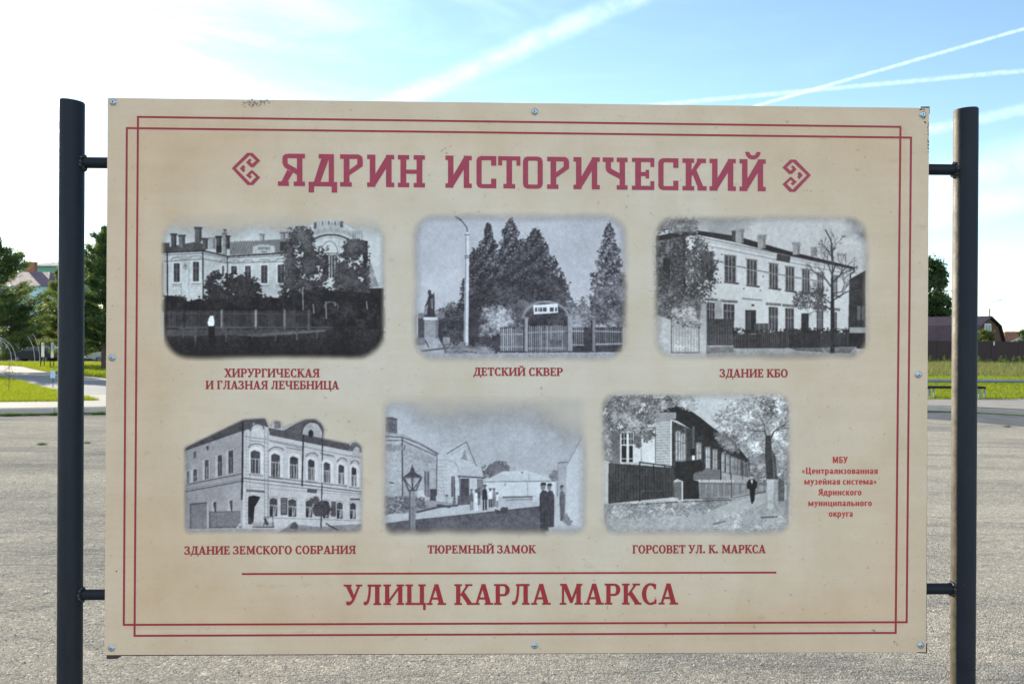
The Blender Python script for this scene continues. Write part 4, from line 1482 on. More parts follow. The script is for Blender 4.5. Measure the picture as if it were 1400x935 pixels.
def slab_glyph(ch):
    i_ = [rc(8, 0, 25, 100), rc(0, 86, 25, 100), rc(0, 0, 22, 14), rc(57, 0, 74, 100), rc(57, 86, 82, 100), rc(57, 0, 82, 14), [(12, 0), (22, 0), (57, 57), (74, 100), (60, 100), (25, 40)]]
    er = [rc(11, 0, 29, 100), rc(0, 0, 36, 14), [(0, 86), (58, 86), (58, 100), (0, 100)]] + band([(52, 100), (62, 98), (68, 93), (70, 84), (70, 64), (29, 35)], [(52, 86), (52, 86), (53, 85), (53, 84), (53, 70), (29, 52)])
    g = {
        'Я': (84, [rc(59, 0, 76, 100), rc(49, 0, 84, 14), rc(32, 86, 84, 100)] + band([(34, 100), (22, 98), (15, 92), (14, 84), (14, 70), (20, 58), (33, 50), (59, 35)], [(34, 86), (31, 86), (30, 85), (30, 84), (30, 71), (32, 68), (36, 66), (59, 53)]) + [[(30, 52), (33, 48), (48, 42), (50, 46), (30, 13), (11, 13)], rc(0, 0, 34, 14)]),
        'Д': (88, [rc(0, 0, 88, 14), rc(0, -19, 17, 14), rc(71, -19, 88, 14), rc(62, 8, 78, 100), rc(31, 86, 78, 100), [(15, 10), (35, 10), (62, 84), (62, 98), (43, 98)]]),
        'Р': (70, er),
        'И': (82, i_),
        'Й': (82, i_ + [ring(42, 123, 24, 24, 13, 13, 180, 360)]),
        'Н': (84, [rc(8, 0, 26, 100), rc(0, 0, 35, 14), rc(0, 86, 35, 100), rc(58, 0, 76, 100), rc(49, 0, 84, 14), rc(49, 86, 84, 100), rc(20, 42, 64, 55)]),
        'С': (62, band([(62, 100), (14, 100), (4, 96), (0, 86), (0, 14), (4, 4), (14, 0), (62, 0)], [(62, 87), (19, 87), (17, 86), (16, 84), (16, 16), (17, 14), (19, 13), (62, 13)]) + [rc(46, 70, 62, 100), rc(46, 0, 62, 30)]),
        'Т': (72, [rc(0, 87, 72, 100), rc(0, 71, 13, 100), rc(59, 71, 72, 100), rc(27, 0, 45, 100), rc(17, 0, 55, 14)]),
        'О': (62, band([(31, 100), (14, 100), (4, 96), (0, 86), (0, 14), (4, 4), (14, 0), (48, 0), (58, 4), (62, 14), (62, 86), (58, 96), (48, 100), (31, 100)], [(31, 87), (19, 87), (17, 86), (16, 84), (16, 16), (17, 14), (19, 13), (43, 13), (45, 14), (46, 16), (46, 84), (45, 86), (43, 87), (31, 87)])),
        'Ч': (78, [rc(53, 0, 70, 100), rc(44, 0, 78, 14), rc(44, 86, 78, 100), rc(0, 86, 34, 100), rc(9, 66, 26, 100)] + band([(9, 70), (11, 58), (20, 50), (56, 32)], [(26, 70), (26, 66), (29, 64), (56, 50)])),
        'Е': (69, [rc(10, 0, 28, 100), rc(0, 87, 69, 100), rc(57, 72, 69, 100), rc(0, 0, 69, 13), rc(57, 0, 69, 28), rc(20, 43, 52, 56), rc(42, 36, 53, 63)]),
        'К': (74, [rc(10, 0, 28, 100), rc(0, 0, 36, 14), rc(0, 86, 36, 100), [(26, 40), (26, 60), (46, 94), (64, 94)], rc(44, 86, 72, 100), [(30, 54), (42, 66), (66, 8), (48, 6)], rc(46, 0, 74, 14)]),
    }
    return g[ch]


TITLE = [('Я', 380, 417), ('Д', 422, 461), ('Р', 465, 496), ('И', 502, 539), ('Н', 544, 581), ('И', 609, 645), ('С', 651.5, 678.5), ('Т', 681, 711.5), ('О', 715, 742),
         ('Р', 748, 778), ('И', 784, 820), ('Ч', 824, 858), ('Е', 864, 894.5), ('С', 900, 927.5), ('К', 933, 966), ('И', 970, 1006), ('Й', 1011, 1046.8)]
polys = []
for ch, a, b in TITLE:
    if a == 609:
        cdt_mesh('title_lettering', polys, -0.0008, M_TITLE); polys = []
    w, PS = slab_glyph(ch)
    for P in PS:
        q = []
        for X, Z in P:
            px = a + (b - a) * X / w
            u = (px - 380) / 667.0
            tp, bs = 210.2 + 8.0 * u, 254.4 + 7.4 * u
            q.append(PP(px, bs + (tp - bs) * Z / 100))
        polys.append(q)
cdt_mesh('title_lettering', polys, -0.0008, M_TITLE)


def ornament(mx, my, k):
    """bracket-like woven ornament; k = +1 opens to the right, -1 to the left"""
    A = 11.67
    outer = [(595, 233), (470, 108), (385, 108), (140, 355), (390, 622), (480, 622), (595, 500), (470, 385), (450, 385), (365, 465), (430, 522), (465, 488), (430, 462), (465, 430), (525, 495), (435, 585), (205, 355), (430, 145), (525, 232), (465, 285), (430, 250), (462, 225), (425, 200), (368, 262), (445, 338), (490, 338)]
    heart = [(320, 300), (357, 330), (340, 358), (357, 390), (325, 420), (268, 358)]
    out = []
    for P in (outer, heart):
        out.append([PP(mx + k * (x - 367) / A, my + (y - 362) / A) for x, y in P])
    return out


cdt_mesh('ornament', ornament(336.4, 231.0, 1), -0.0008, M_TITLE)
cdt_mesh('ornament', ornament(1089.2, 240.3, -1), -0.0008, M_TITLE)


def strip_px(p, q, w):
    (x0, y0), (x1, y1) = p, q
    L = math.hypot(x1 - x0, y1 - y0)
    nx, ny = -(y1 - y0) / L * w / 2, (x1 - x0) / L * w / 2
    ex, ey = (x1 - x0) / L * w / 2, (y1 - y0) / L * w / 2
    return [PP(x0 - ex + nx, y0 - ey + ny), PP(x1 + ex + nx, y1 + ey + ny), PP(x1 + ex - nx, y1 + ey - ny), PP(x0 - ex - nx, y0 - ey - ny)]


rect1 = [(173.5, 175.5), (1245.5, 188.5), (1239.5, 850.0), (169.3, 853.6)]
rect2 = [(188.7, 160.2), (1231.0, 173.8), (1224.5, 864.6), (184.0, 868.6)]
polys = []
for Q in (rect1, rect2):
    for a, b in zip(Q, Q[1:] + Q[:1]):
        polys.append(strip_px(a, b, 2.7))
cdt_mesh('border_line', polys, -0.0007, ink('border_ink', (0.27, 0.018, 0.035)))
cdt_mesh('rule_line', [strip_px((332, 784.2), (1060, 782.2), 2.6)], -0.0007, M_RED)


# museum credit in a narrow bold sans, lower case
def full(cx, cy, rx, ry, wx, wy):
    return [ring(cx, cy, rx, ry, wx, wy, -90, 92, 14), ring(cx, cy, rx, ry, wx, wy, 88, 272, 14)]


def sans_glyph(ch):
    two = [rc(5, 0, 24, 70), rc(41, 0, 60, 70)]
    g = {
        'н': (65, two + [rc(20, 28, 46, 42)]),
        'и': (66, two + [[(20, 8), (20, 24), (45, 62), (45, 46)]]),
        'т': (52, [rc(2, 56, 50, 70), rc(17, 0, 36, 70)]),
        'р': (64, [rc(5, -28, 24, 70)] + full(33, 35, 28, 37, 19, 14)),
        'а': (57, full(24, 20, 21, 21, 17, 11) + [rc(34, 0, 52, 48), ring(27, 46, 25, 26, 18, 14, -5, 150)]),
        'л': (64, [rc(40, 0, 59, 70), rc(14, 56, 59, 70), [(13, 70), (30, 70), (28, 22), (21, 2), (3, -1), (2, 13), (9, 17), (12, 32)]]),
        'з': (50, [ring(22, 52, 22, 20, 18, 13, -90, 150), ring(21, 18, 25, 20, 18, 13, -150, 90)]),
        'о': (62, full(31, 35, 28, 37, 19, 15)),
        'в': (58, [rc(5, 0, 24, 70)] + bowl(20, 0, 40, 36, 18, 13) + bowl(20, 30, 70, 33, 18, 13)),
        'я': (59, [rc(35, 0, 54, 70), ring(30, 47, 26, 23, 18, 13, 90, 270), rc(29, 24, 40, 37), rc(29, 57, 40, 70), [(20, 28), (37, 28), (20, 0), (0, 0)]]),
        'м': (86, [rc(5, 0, 23, 70), rc(63, 0, 81, 70), [(5, 70), (24, 70), (49, 14), (38, 2)], [(81, 70), (62, 70), (37, 14), (48, 2)]]),
        'у': (59, [[(1, 70), (21, 70), (38, 14), (28, 0)], [(39, 70), (58, 70), (34, 0), (24, -22), (8, -28), (3, -14), (16, -10), (24, 2)]]),
        'е': (59, [ring(30, 35, 27, 37, 19, 14, -8, 312, 20), rc(10, 28, 57, 41)]),
        'с': (50, [ring(30, 35, 27, 37, 19, 14, 52, 308, 18)]),
        'ц': (69, two + [rc(5, 0, 68, 14), rc(56, -20, 68, 8)]),
        'Ц': (84, [rc(7, 0, 28, 100), rc(51, 0, 72, 100), rc(7, 0, 82, 16), rc(68, -22, 82, 8)]),
        'Я': (72, [rc(46, 0, 67, 100), ring(40, 70, 33, 30, 20, 15, 90, 270), rc(38, 40, 52, 55), rc(38, 85, 52, 100), [(24, 46), (44, 46), (24, 0), (2, 0)]]),
        'д': (70, [rc(0, 0, 69, 14), rc(0, -18, 13, 8), rc(56, -18, 69, 8), rc(42, 0, 60, 70), rc(18, 56, 60, 70), [(10, 8), (28, 8), (34, 70), (18, 70)]]),
        'к': (60, [rc(5, 0, 24, 70), [(20, 28), (38, 70), (59, 70), (36, 28)], [(22, 42), (40, 44), (62, 0), (40, 0)]]),
        'г': (48, [rc(5, 0, 24, 70), rc(5, 56, 48, 70)]),
        'п': (65, two + [rc(5, 56, 60, 70)]),
        'ь': (60, [rc(5, 0, 24, 70)] + bowl(20, 0, 43, 38, 18, 13)),
        'М': (100, [rc(7, 0, 26, 100), rc(74, 0, 93, 100), [(7, 100), (28, 100), (58, 20), (44, 4)], [(93, 100), (72, 100), (42, 20), (56, 4)]]),
        'Б': (70, [rc(8, 0, 29, 100), rc(8, 85, 62, 100)] + bowl(25, 0, 60, 42, 20, 14)),
        'У': (73, [[(0, 100), (23, 100), (46, 30), (32, 14)], [(50, 100), (72, 100), (42, 14), (30, -1), (10, -2), (8, 14), (22, 16), (32, 32)]]),
        '«': (48, [[(24, 60), (14, 60), (2, 37), (14, 14), (24, 14), (13, 37)], [(43, 60), (33, 60), (21, 37), (33, 14), (43, 14), (32, 37)]]),
        '»': (48, [[(4, 60), (14, 60), (26, 37), (14, 14), (4, 14), (15, 37)], [(23, 60), (33, 60), (45, 37), (33, 14), (23, 14), (34, 37)]]),
        ' ': (26, []),
    }
    if ch == 'й':
        return 66, g['и'][1] + [ring(32.5, 94, 18, 16, 10, 10, 190, 350, 8)]
    return g[ch]


for (t, a, b, y) in (('МБУ', 1138, 1159, 632.8), ('«Централизованная', 1096.3, 1200.3, 647.6), ('музейная система»', 1099.2, 1198.4, 662.1),
                     ('Ядринского', 1118.6, 1178, 676.8), ('муниципального', 1104.6, 1192.2, 691.5), ('округа', 1132.8, 1166.2, 706.0)):
    place_line('credit_lettering', t, a, b, y - 8.8, y, y - 8.8, y, sans_glyph, M_RED2, fat=0.5)


# scuffs, chips and flaking of the print
def chips(spots, mat, name):
    polys = []
    for (px, py, w, h, n) in spots:
        for k in range(n):
            cx, cy = px + random.gauss(0, w), py + random.gauss(0, h)
            s = random.uniform(0.4, 1.25)
            m = random.randint(5, 8)
            polys.append([PP(cx + s * random.uniform(.5, 1.5) * math.cos(6.283 * j / m), cy + s * 0.7 * random.uniform(.5, 1.3) * math.sin(6.283 * j / m)) for j in range(m)])
    cdt_mesh(name, polys, -0.0006, mat)


M_CHIP = plain('scuffed_print', (0.19, 0.17, 0.145), 0.8, 0, 0.25, 50)
M_RUST = plain('rusty_chip', (0.035, 0.024, 0.018), 0.8, 0, 0.3, 80)
chips([(345, 141, 8, 2.0, 60), (362, 139, 5, 1.4, 20), (1194, 861, 2.0, 1.2, 12), (611, 208, 6, 4, 9), (1226, 878, 3, 1.5, 6), (1106, 262, 3, 1.5, 6)], M_CHIP, 'scuff')
chips([(1262, 158, 2.0, 2.5, 14), (1265, 167, 1.0, 1.5, 5), (1269, 190, 0.5, 9, 16), (1268.6, 176, 0.4, 5, 7), (1260, 150, 4, 0.8, 10), (160, 780, 1, 1, 2)], M_RUST, 'chip')


# ================================================================== THE SIX PRINTED PHOTOGRAPHS
# each is drawn here, shape by shape, in its own 1400-wide drawing units, and laid on the sheet as a flat print
def vnoise(h, w, cells, rng, octv=4, rough=0.55):
    out = np.zeros((h, w)); amp, tot = 1.0, 0.0
    for o in range(octv):
        cy, cx = max(2, int(cells * h / w * 2 ** o)) + 1, max(2, int(cells * 2 ** o)) + 1
        g = rng.random((cy + 1, cx + 1))
        y = np.linspace(0, cy - 1e-3, h); x = np.linspace(0, cx - 1e-3, w)
        yi, xi = y.astype(int), x.astype(int)
        fy, fx = (y - yi)[:, None], (x - xi)[None]
        fy, fx = fy * fy * (3 - 2 * fy), fx * fx * (3 - 2 * fx)
        a = g[yi][:, xi]; b = g[yi][:, xi + 1]; c = g[yi + 1][:, xi]; d = g[yi + 1][:, xi + 1]
        out += amp * ((a * (1 - fx) + b * fx) * (1 - fy) + (c * (1 - fx) + d * fx) * fy)
        tot += amp; amp *= rough
    return out / tot


class Pic:
    def __init__(s, crop, zw, zh, seed, gw=420):
        s.crop = crop
        s.gw, s.gh = gw, int(round(gw * zh / zw))
        s.w, s.h = gw * 2, s.gh * 2
        s.k = s.w / zw
        s.zw, s.zh = zw, zh
        s.rng = np.random.default_rng(seed)
        s.a = np.full((s.h, s.w), 180.0)
        s.n1 = vnoise(s.h, s.w, 8, s.rng)
        s.n2 = vnoise(s.h, s.w, 60, s.rng)
        s.n3 = vnoise(s.h, s.w, 160, s.rng, 2)

    def box(s, P):
        x0, y0 = np.floor(P.min(0)).astype(int); x1, y1 = np.ceil(P.max(0)).astype(int) + 1
        return max(0, x0), max(0, y0), min(s.w, x1), min(s.h, y1)

    def mask(s, pts):
        P = np.asarray(pts, float) * s.k
        x0, y0, x1, y1 = s.box(P)
        if x1 <= x0 or y1 <= y0:
            return None, None
        yy, xx = np.mgrid[y0:y1, x0:x1] + 0.5
        return (slice(y0, y1), slice(x0, x1)), inside_poly(P, xx, yy)

    def poly(s, pts, g, tex=6, fine=6, g2=None, al=1.0, ax='y'):
        """fill with grey g, or a ramp from g to g2 down (or across) the shape"""
        sl, m = s.mask(pts)
        if sl is None or not m.any():
            return s
        if g2 is not None:
            n = m.shape[0] if ax == 'y' else m.shape[1]
            t = np.linspace(0, 1, n)
            gg = g + (g2 - g) * (t[:, None] if ax == 'y' else t[None])
        else:
            gg = g
        v = gg + (s.n1[sl] - 0.5) * 2.6 * tex + (s.n2[sl] - 0.5) * 2.6 * fine + (s.n3[sl] - 0.5) * 2.0 * fine
        r = s.a[sl]
        r[m] = (r * (1 - al) + v * al)[m] if al < 1 else (v + 0 * r)[m]
        return s

    def line(s, pts, w, g, fine=4, al=1.0):
        for (x0, y0), (x1, y1) in zip(pts, pts[1:]):
            L = math.hypot(x1 - x0, y1 - y0) or 1
            nx, ny = -(y1 - y0) / L * w / 2, (x1 - x0) / L * w / 2
            ex, ey = (x1 - x0) / L * w * .3, (y1 - y0) / L * w * .3
            s.poly([(x0 - ex + nx, y0 - ey + ny), (x1 + ex + nx, y1 + ey + ny), (x1 + ex - nx, y1 + ey - ny), (x0 - ex - nx, y0 - ey - ny)], g, 2, fine, None, al)
        return s

    def rect(s, x0, y0, x1, y1, g, tex=4, fine=5, g2=None, al=1.0, ax='y'):
        return s.poly([(x0, y0), (x1, y0), (x1, y1), (x0, y1)], g, tex, fine, g2, al, ax)

    def dots(s, C, r, g, stretch=1.0, al=0.9):
        """small leaf-like marks at the points C"""
        C = np.asarray(C) * s.k
        r = np.broadcast_to(np.asarray(r, float) * s.k, (len(C),)); g = np.broadcast_to(g, (len(C),))
        for (x, y), q, v in zip(C, r, g):
            a, b = q, q * stretch
            x0, x1 = max(0, int(x - a)), min(s.w, int(x + a) + 2)
            y0, y1 = max(0, int(y - b)), min(s.h, int(y + b) + 2)
            if x1 <= x0 or y1 <= y0:
                continue
            yy, xx = np.ogrid[y0:y1, x0:x1]
            m = ((xx - x) / max(a, .6)) ** 2 + ((yy - y) / max(b, .6)) ** 2 <= 1
            rr = s.a[y0:y1, x0:x1]
            rr[m] = rr[m] * (1 - al) + v * al
        return s

    def foliage(s, pts, n, r, g0, g1, edge=14, stretch=0.8, clump=True, al=0.8, dens=1.0):
        """leaves strewn over an outline, clumped, with a ragged edge"""
        n, r = int(n * 2.1), r * 0.62
        P = np.asarray(pts, float)
        lo, hi = P.min(0) - edge, P.max(0) + edge
        q = s.rng.uniform(lo, hi, (n * 4, 2))
        j = q + s.rng.normal(0, edge, q.shape)
        q = q[inside_poly(P, j[:, 0], j[:, 1])]
        xi = np.clip((q[:, 0] * s.k).astype(int), 0, s.w - 1); yi = np.clip((q[:, 1] * s.k).astype(int), 0, s.h - 1)
        f = vnoise(s.h, s.w, 22, s.rng, 4, 0.7)[yi, xi]
        if clump:
            keep = s.rng.random(len(q)) < np.clip((f - 0.30) * 4.0 * dens, 0.05, 1)
            q, f = q[keep], f[keep]
        q, f = q[:n], f[:n]
        lum = np.clip((f - 0.32) / 0.36 * 0.42 + s.rng.random(len(q)) * 0.66, 0, 1) ** 1.7
        o = np.argsort(lum + s.rng.random(len(q)) * 0.8)
        return s.dots(q[o], s.rng.uniform(r * .6, r * 1.4, len(q)), (g0 + (g1 - g0) * lum)[o], stretch, al)

    def pickets(s, x0, x1, yt0, yt1, yb0, yb1, n, w, g, gv=14):
        for i in range(n):
            t = (i + .5) / n
            x = x0 + (x1 - x0) * t
            s.line([(x, yt0 + (yt1 - yt0) * t + s.rng.uniform(-3, 3)), (x, yb0 + (yb1 - yb0) * t)], w, g + s.rng.uniform(-gv, gv))
        return s

    def branch(s, x, y, a, L, w, g, depth):
        x1, y1 = x + math.cos(a) * L, y - math.sin(a) * L
        s.line([(x, y), (x1, y1)], w, g + s.rng.uniform(-10, 10), 3, 0.85)
        if depth > 0:
            for k in range(s.rng.integers(2, 4)):
                s.branch(x1, y1, a + s.rng.normal(0, 0.5), L * s.rng.uniform(.6, .85), max(1.4, w * .62), g + 4, depth - 1)
        return s

    def win(s, x0, y0, x1, y1, g=48, bar=120, n=2, rows=(0.35,), skew=0.0, frame=None):
        """dark sash window with pale glazing bars; skew = fall of its right side"""
        f = lambda t, y: y + skew * t
        if frame: s.poly([(x0 - 5, y0 - 5), (x1 + 5, y0 - 5 + skew), (x1 + 5, y1 + 5 + skew), (x0 - 5, y1 + 5)], frame)
        s.poly([(x0, y0), (x1, y0 + skew), (x1, y1 + skew), (x0, y1)], g, 12, 12)
        for i in range(1, n):
            t = i / n; x = x0 + (x1 - x0) * t
            s.line([(x, f(t, y0)), (x, f(t, y1))], 5, bar)
        for q in rows:
            y = y0 + (y1 - y0) * q
            s.line([(x0, y), (x1, y + skew)], 5, bar)
        return s

    def finish(s, name, label, win_, feather, back, tint_d, tint_l, blur=1, con=1.16, cut=None, depth=-0.0004):
        a = s.a
        for _ in range(blur + 1):
            a = (np.roll(a, 1, 0) + np.roll(a, -1, 0) + 2 * a) / 4
            a = (np.roll(a, 1, 1) + np.roll(a, -1, 1) + 2 * a) / 4
        a = a + (s.n3 - 0.5) * 13 + (s.n2 - 0.5) * 7 + (s.n1 - 0.5) * 9
        a = a.reshape(s.gh, 2, s.gw, 2).mean((1, 3))
        a = np.clip(a, 18, 225)
        # feathered oval-cornered edge
        x0, y0, x1, y1, rad = win_
        gy, gx = np.mgrid[0:s.gh, 0:s.gw]
        X = (gx + .5) / s.gw * s.zw; Y = (gy + .5) / s.gh * s.zh
        cx, cy, hx, hy = (x0 + x1) / 2, (y0 + y1) / 2, (x1 - x0) / 2 - rad, (y1 - y0) / 2 - rad
        dx, dy = np.abs(X - cx) - hx, np.abs(Y - cy) - hy
        d = np.hypot(np.maximum(dx, 0), np.maximum(dy, 0)) + np.minimum(np.maximum(dx, dy), 0) - rad
        nz = s.n1.reshape(s.gh, 2, s.gw, 2).mean((1, 3)) - 0.5
        al = 1 - sstep(-feather, feather * 0.6, d + nz * feather * 0.45)
        if cut is not None:                # sky that fades into the paper
            al = al * cut(X, Y, a, nz)
        t = np.clip((a - 26) / 186.0, 0, 1.06)
        t = t ** con * 0.97
        rgb = np.array(tint_d)[None, None] * (1 - t[..., None]) + np.array(tint_l)[None, None] * t[..., None]
        rgb = rgb / 255.0
        L = np.where(rgb <= 0.04045, rgb / 12.92, ((rgb + 0.055) / 1.055) ** 2.4) * PRINT_GAIN
        me = bpy.data.meshes.new(name)
        c0, r0, c1, r1 = s.crop
        V = np.zeros((s.gh, s.gw, 3))
        Q = [PP(c0, r0), PP(c1, r0), PP(c1, r1), PP(c0, r1)]
        # the board is a plane: map the drawing on it by projecting its grid
        for i in range(s.gh):
            py = r0 + (r1 - r0) * (i + .5) / s.gh
            xs = c0 + (c1 - c0) * (np.arange(s.gw) + .5) / s.gw
            dxp, dyp = xs - 700.0, py - 467.5
            rx_ = (dxp * CR + dyp * SR) / F; rz_ = -(-dxp * SR + dyp * CR) / F
            tt = (PC.xy.dot(UN.xy)) / (rx_ * UN.x + UN.y)
            V[i, :, 0] = (rx_ * tt - PC.x) * UX.x + (tt - PC.y) * UX.y
            V[i, :, 2] = CAM_H + rz_ * tt
        V[:, :, 1] = depth
        me.vertices.add(s.gw * s.gh); me.vertices.foreach_set('co', V.astype(np.float32).reshape(-1))
        idx = np.arange(s.gw * s.gh).reshape(s.gh, s.gw)
        keep = np.maximum.reduce([al[:-1, :-1], al[1:, :-1], al[:-1, 1:], al[1:, 1:]]) > 0.004
        f = np.stack([idx[1:, :-1][keep], idx[1:, 1:][keep], idx[:-1, 1:][keep], idx[:-1, :-1][keep]], -1).astype(np.int32)
        me.loops.add(f.size); me.loops.foreach_set('vertex_index', f.reshape(-1))
        me.polygons.add(len(f)); me.polygons.foreach_set('loop_start', np.arange(0, f.size, 4, dtype=np.int32))
        me.update(calc_edges=True)
        ca = me.color_attributes.new('print', 'FLOAT_COLOR', 'POINT')
        ca.data.foreach_set('color', np.concatenate([L, al[..., None]], -1).astype(np.float32).reshape(-1))
        bm = bmesh.new(); bm.from_mesh(me)
        bmesh.ops.delete(bm, geom=[v for v in bm.verts if not v.link_faces], context='VERTS')
        bm.to_mesh(me); bm.free()
        o = link(name, me, M_PRINT, panel)
        o['label'] = label
        return o


def print_mat():
    n = NT('photo_print')
    c = n.N.new('ShaderNodeVertexColor'); c.layer_name = 'print'
    n.set(Base_Color=c.outputs['Color'], Roughness=0.5, Specular_IOR_Level=0.16)
    t = n.N.new('ShaderNodeBsdfTransparent')
    x = n.N.new('ShaderNodeMixShader')
    n.L.new(c.outputs['Alpha'], x.inputs[0]); n.L.new(t.outputs[0], x.inputs[1]); n.L.new(n.b.outputs[0], x.inputs[2])
    n.L.new(x.outputs[0], n.out.inputs['Surface'])
    return n.m


M_PRINT = print_mat()
PRINT_GAIN = 1.38
COOL_D, COOL_L = (26, 22, 24), (212, 216, 216)
BLUE_D, BLUE_L = (28, 25, 30), (206, 208, 215)
NEUT_D, NEUT_L = (28, 25, 26), (214, 213, 211)


def arc(cx, cy, rx, ry, a0, a1, n=16):
    return [(cx + rx * math.cos(R(a0 + (a1 - a0) * i / n)), cy - ry * math.sin(R(a0 + (a1 - a0) * i / n))) for i in range(n + 1)]


# ---- 1: long pale two-storey hospital with an arched gable
def photo_hospital():
    s = Pic((200, 280, 540, 500), 1400, 906, 101)
    s.rect(0, 0, 1400, 906, 178, 5, 3)
    # roofs and chimneys
    s.poly([(100, 250), (150, 232), (300, 205), (335, 240), (335, 262), (100, 268)], 82, 8, 8)
    for (x0, y0, x1, y1, g) in ((140, 165, 170, 238, 86), (184, 172, 218, 240, 104), (274, 128, 312, 208, 96), (316, 190, 346, 250, 96), (352, 186, 390, 250, 150),
                                (394, 178, 424, 268, 84), (430, 160, 454, 282, 138), (452, 176, 470, 250, 74), (438, 140, 448, 165, 120), (640, 166, 665, 214, 146), (755, 156, 783, 236, 132)):
        s.rect(x0, y0, x1, y1, g, 8, 10)
        s.rect(x0 - 5, y0 - 3, x1 + 5, y0 + 8, g - 28)
        s.rect(x0 + (x1 - x0) * .62, y0 + 8, x1, y1, g - 30)
    s.rect(395, 230, 425, 272, 48)
    s.poly([(470, 210), (640, 203), (850, 188), (850, 268), (470, 284)], 122, 10, 6)
    for i in range(27):
        x = 480 + i * 14
        s.line([(x + 22, 206 - i * .6), (x - 6, 282 - i * .5)], 3, 92)
    s.rect(753, 208, 792, 262, 60)
    s.poly([(600, 236), (622, 232), (628, 226), (690, 224), (700, 230), (722, 232), (724, 272), (600, 276)], 166)
    for x in range(628, 694, 9):
        s.rect(x, 238, x + 5, 254, 60 + (x * 7) % 50)
    for x in range(648, 676, 8):
        s.rect(x, 260, x + 5, 268, 80)
    # walls
    s.poly([(90, 275), (320, 270), (320, 560), (90, 540)], 178, 6, 5)
    s.poly([(320, 268), (458, 295), (458, 560), (320, 560)], 170, 6, 5)
    s.poly([(456, 292), (850, 276), (850, 560), (456, 560)], 174, 6, 5)
    s.poly([(84, 216), (132, 214), (132, 262), (84, 270)], 74)
    for (P, w, g) in (([(86, 270), (320, 260), (460, 292), (830, 270)], 9, 62), ([(100, 283), (318, 274), (458, 303), (830, 283)], 5, 112), ([(100, 320), (320, 306), (455, 328), (830, 318)], 4, 98),
                      ([(118, 270), (120, 515)], 8, 52), ([(318, 250), (321, 530)], 8, 60), ([(457, 290), (458, 420)], 6, 64), ([(195, 330), (197, 520)], 3, 128), ([(240, 320), (241, 520)], 3, 132), ([(90, 330), (90, 520)], 6, 110)):
        s.line(P, w, g)
    for (x0, y0, x1, y1) in ((155, 330, 188, 435), (263, 322, 297, 432), (426, 345, 438, 402), (478, 347, 510, 394), (556, 345, 588, 430), (647, 342, 682, 442), (740, 338, 777, 440)):
        s.rect(x0 - 8, y0 - 8, x1 + 8, y1 + 8, 188, 3, 3)
        s.win(x0, y0, x1, y1, 62, 104, 2, (0.33,))
        s.line([(x0 - 14, y0 - 20), (x0 - 4, y0 - 32), (x1 + 4, y0 - 34), (x1 + 14, y0 - 22)], 4, 108)
        s.line([(x0 - 10, y1 + 14), (x1 + 10, y1 + 14)], 4, 120)
        s.line([(x0 - 10, y1 + 30), (x0, y1 + 24), (x1, y1 + 24), (x1 + 10, y1 + 32)], 3, 132)
    s.poly(arc(220, 348, 15, 20, 0, 360), 150); s.poly(arc(220, 344, 4, 6, 0, 360), 70)
    s.poly([(176, 288), (250, 288), (240, 306), (186, 306)], 160, 3, 4); s.line([(176, 288), (186, 306), (240, 306), (250, 288)], 3, 120)
    # right pavilion with crowned arch
    s.poly([(830, 250), (925, 215), (990, 182), (1040, 174), (1100, 182), (1160, 212), (1226, 206), (1246, 560), (830, 560)], 180, 6, 5)
    s.poly([(938, 176), (946, 108), (958, 100), (1000, 88), (1050, 88), (1094, 96), (1108, 124), (1160, 150), (1166, 146), (1220, 148), (1226, 200), (1160, 218), (1100, 184), (1040, 172), (990, 182), (922, 222)], 168, 8, 8)
    for i in range(34):
        x = 944 + i * 7
        y = 140 + ((x - 1040) / 110) ** 2 * 26
        s.line([(x, y - 8), (x, y + 12)], 3, 132)
    for i in range(9):
        x = 952 + i * 18; y = 104 + ((x - 1030) / 90.0) ** 2 * 12
        s.rect(x, y - 14, x + 8, y + 10, 108 + (i % 2) * 40)
    s.rect(944, 100, 958, 136, 92); s.rect(1090, 94, 1108, 128, 96)
    for x in range(1164, 1222, 12):
        s.line([(x, 150), (x, 196)], 4, 118)
    s.line(arc(1040, 232, 118, 62, 172, 8), 9, 66)
    s.line(arc(1040, 246, 112, 62, 168, 12), 4, 140)
    s.poly([(1218, 200), (1246, 206), (1246, 480), (1226, 480)], 46, 6, 8)
    s.line(arc(1032, 272, 46, 66, 180, 0), 5, 118)
    s.line([(985, 274), (1080, 274)], 4, 84)
    s.rect(994, 284, 1074, 412, 66, 10, 10)
    for x in (1030, 1044, 1062): s.line([(x, 288), (x, 410)], 6, 170)
    s.line([(1000, 330), (1072, 330)], 4, 120)
    s.rect(995, 284, 1022, 412, 44, 8, 8)
    s.poly(arc(864, 262, 14, 20, 0, 360), 205)
    s.line([(1085, 200), (1090, 480)], 3, 130); s.line([(975, 235), (978, 470)], 3, 128)
    # low porch at the far right
    s.poly([(1240, 330), (1262, 320), (1310, 460), (1246, 470)], 128, 10, 16, None, 0.8)
    s.poly([(1246, 470), (1336, 470), (1336, 600), (1240, 600)], 52, 10, 12)
    s.rect(1318, 512, 1334, 600, 150)
    # trees and bushes
    s.foliage([(800, 250), (830, 150), (880, 135), (925, 160), (930, 260), (1000, 230), (1010, 400), (990, 520), (760, 540), (790, 380)], 2300, 8, 34, 96, 16)
    s.foliage([(800, 160), (860, 135), (925, 150), (925, 240), (820, 260)], 320, 7, 44, 112, 12)
    s.foliage([(1105, 240), (1150, 205), (1225, 210), (1245, 320), (1240, 500), (1150, 540), (1060, 480), (1085, 330)], 1900, 8, 34, 100, 14)
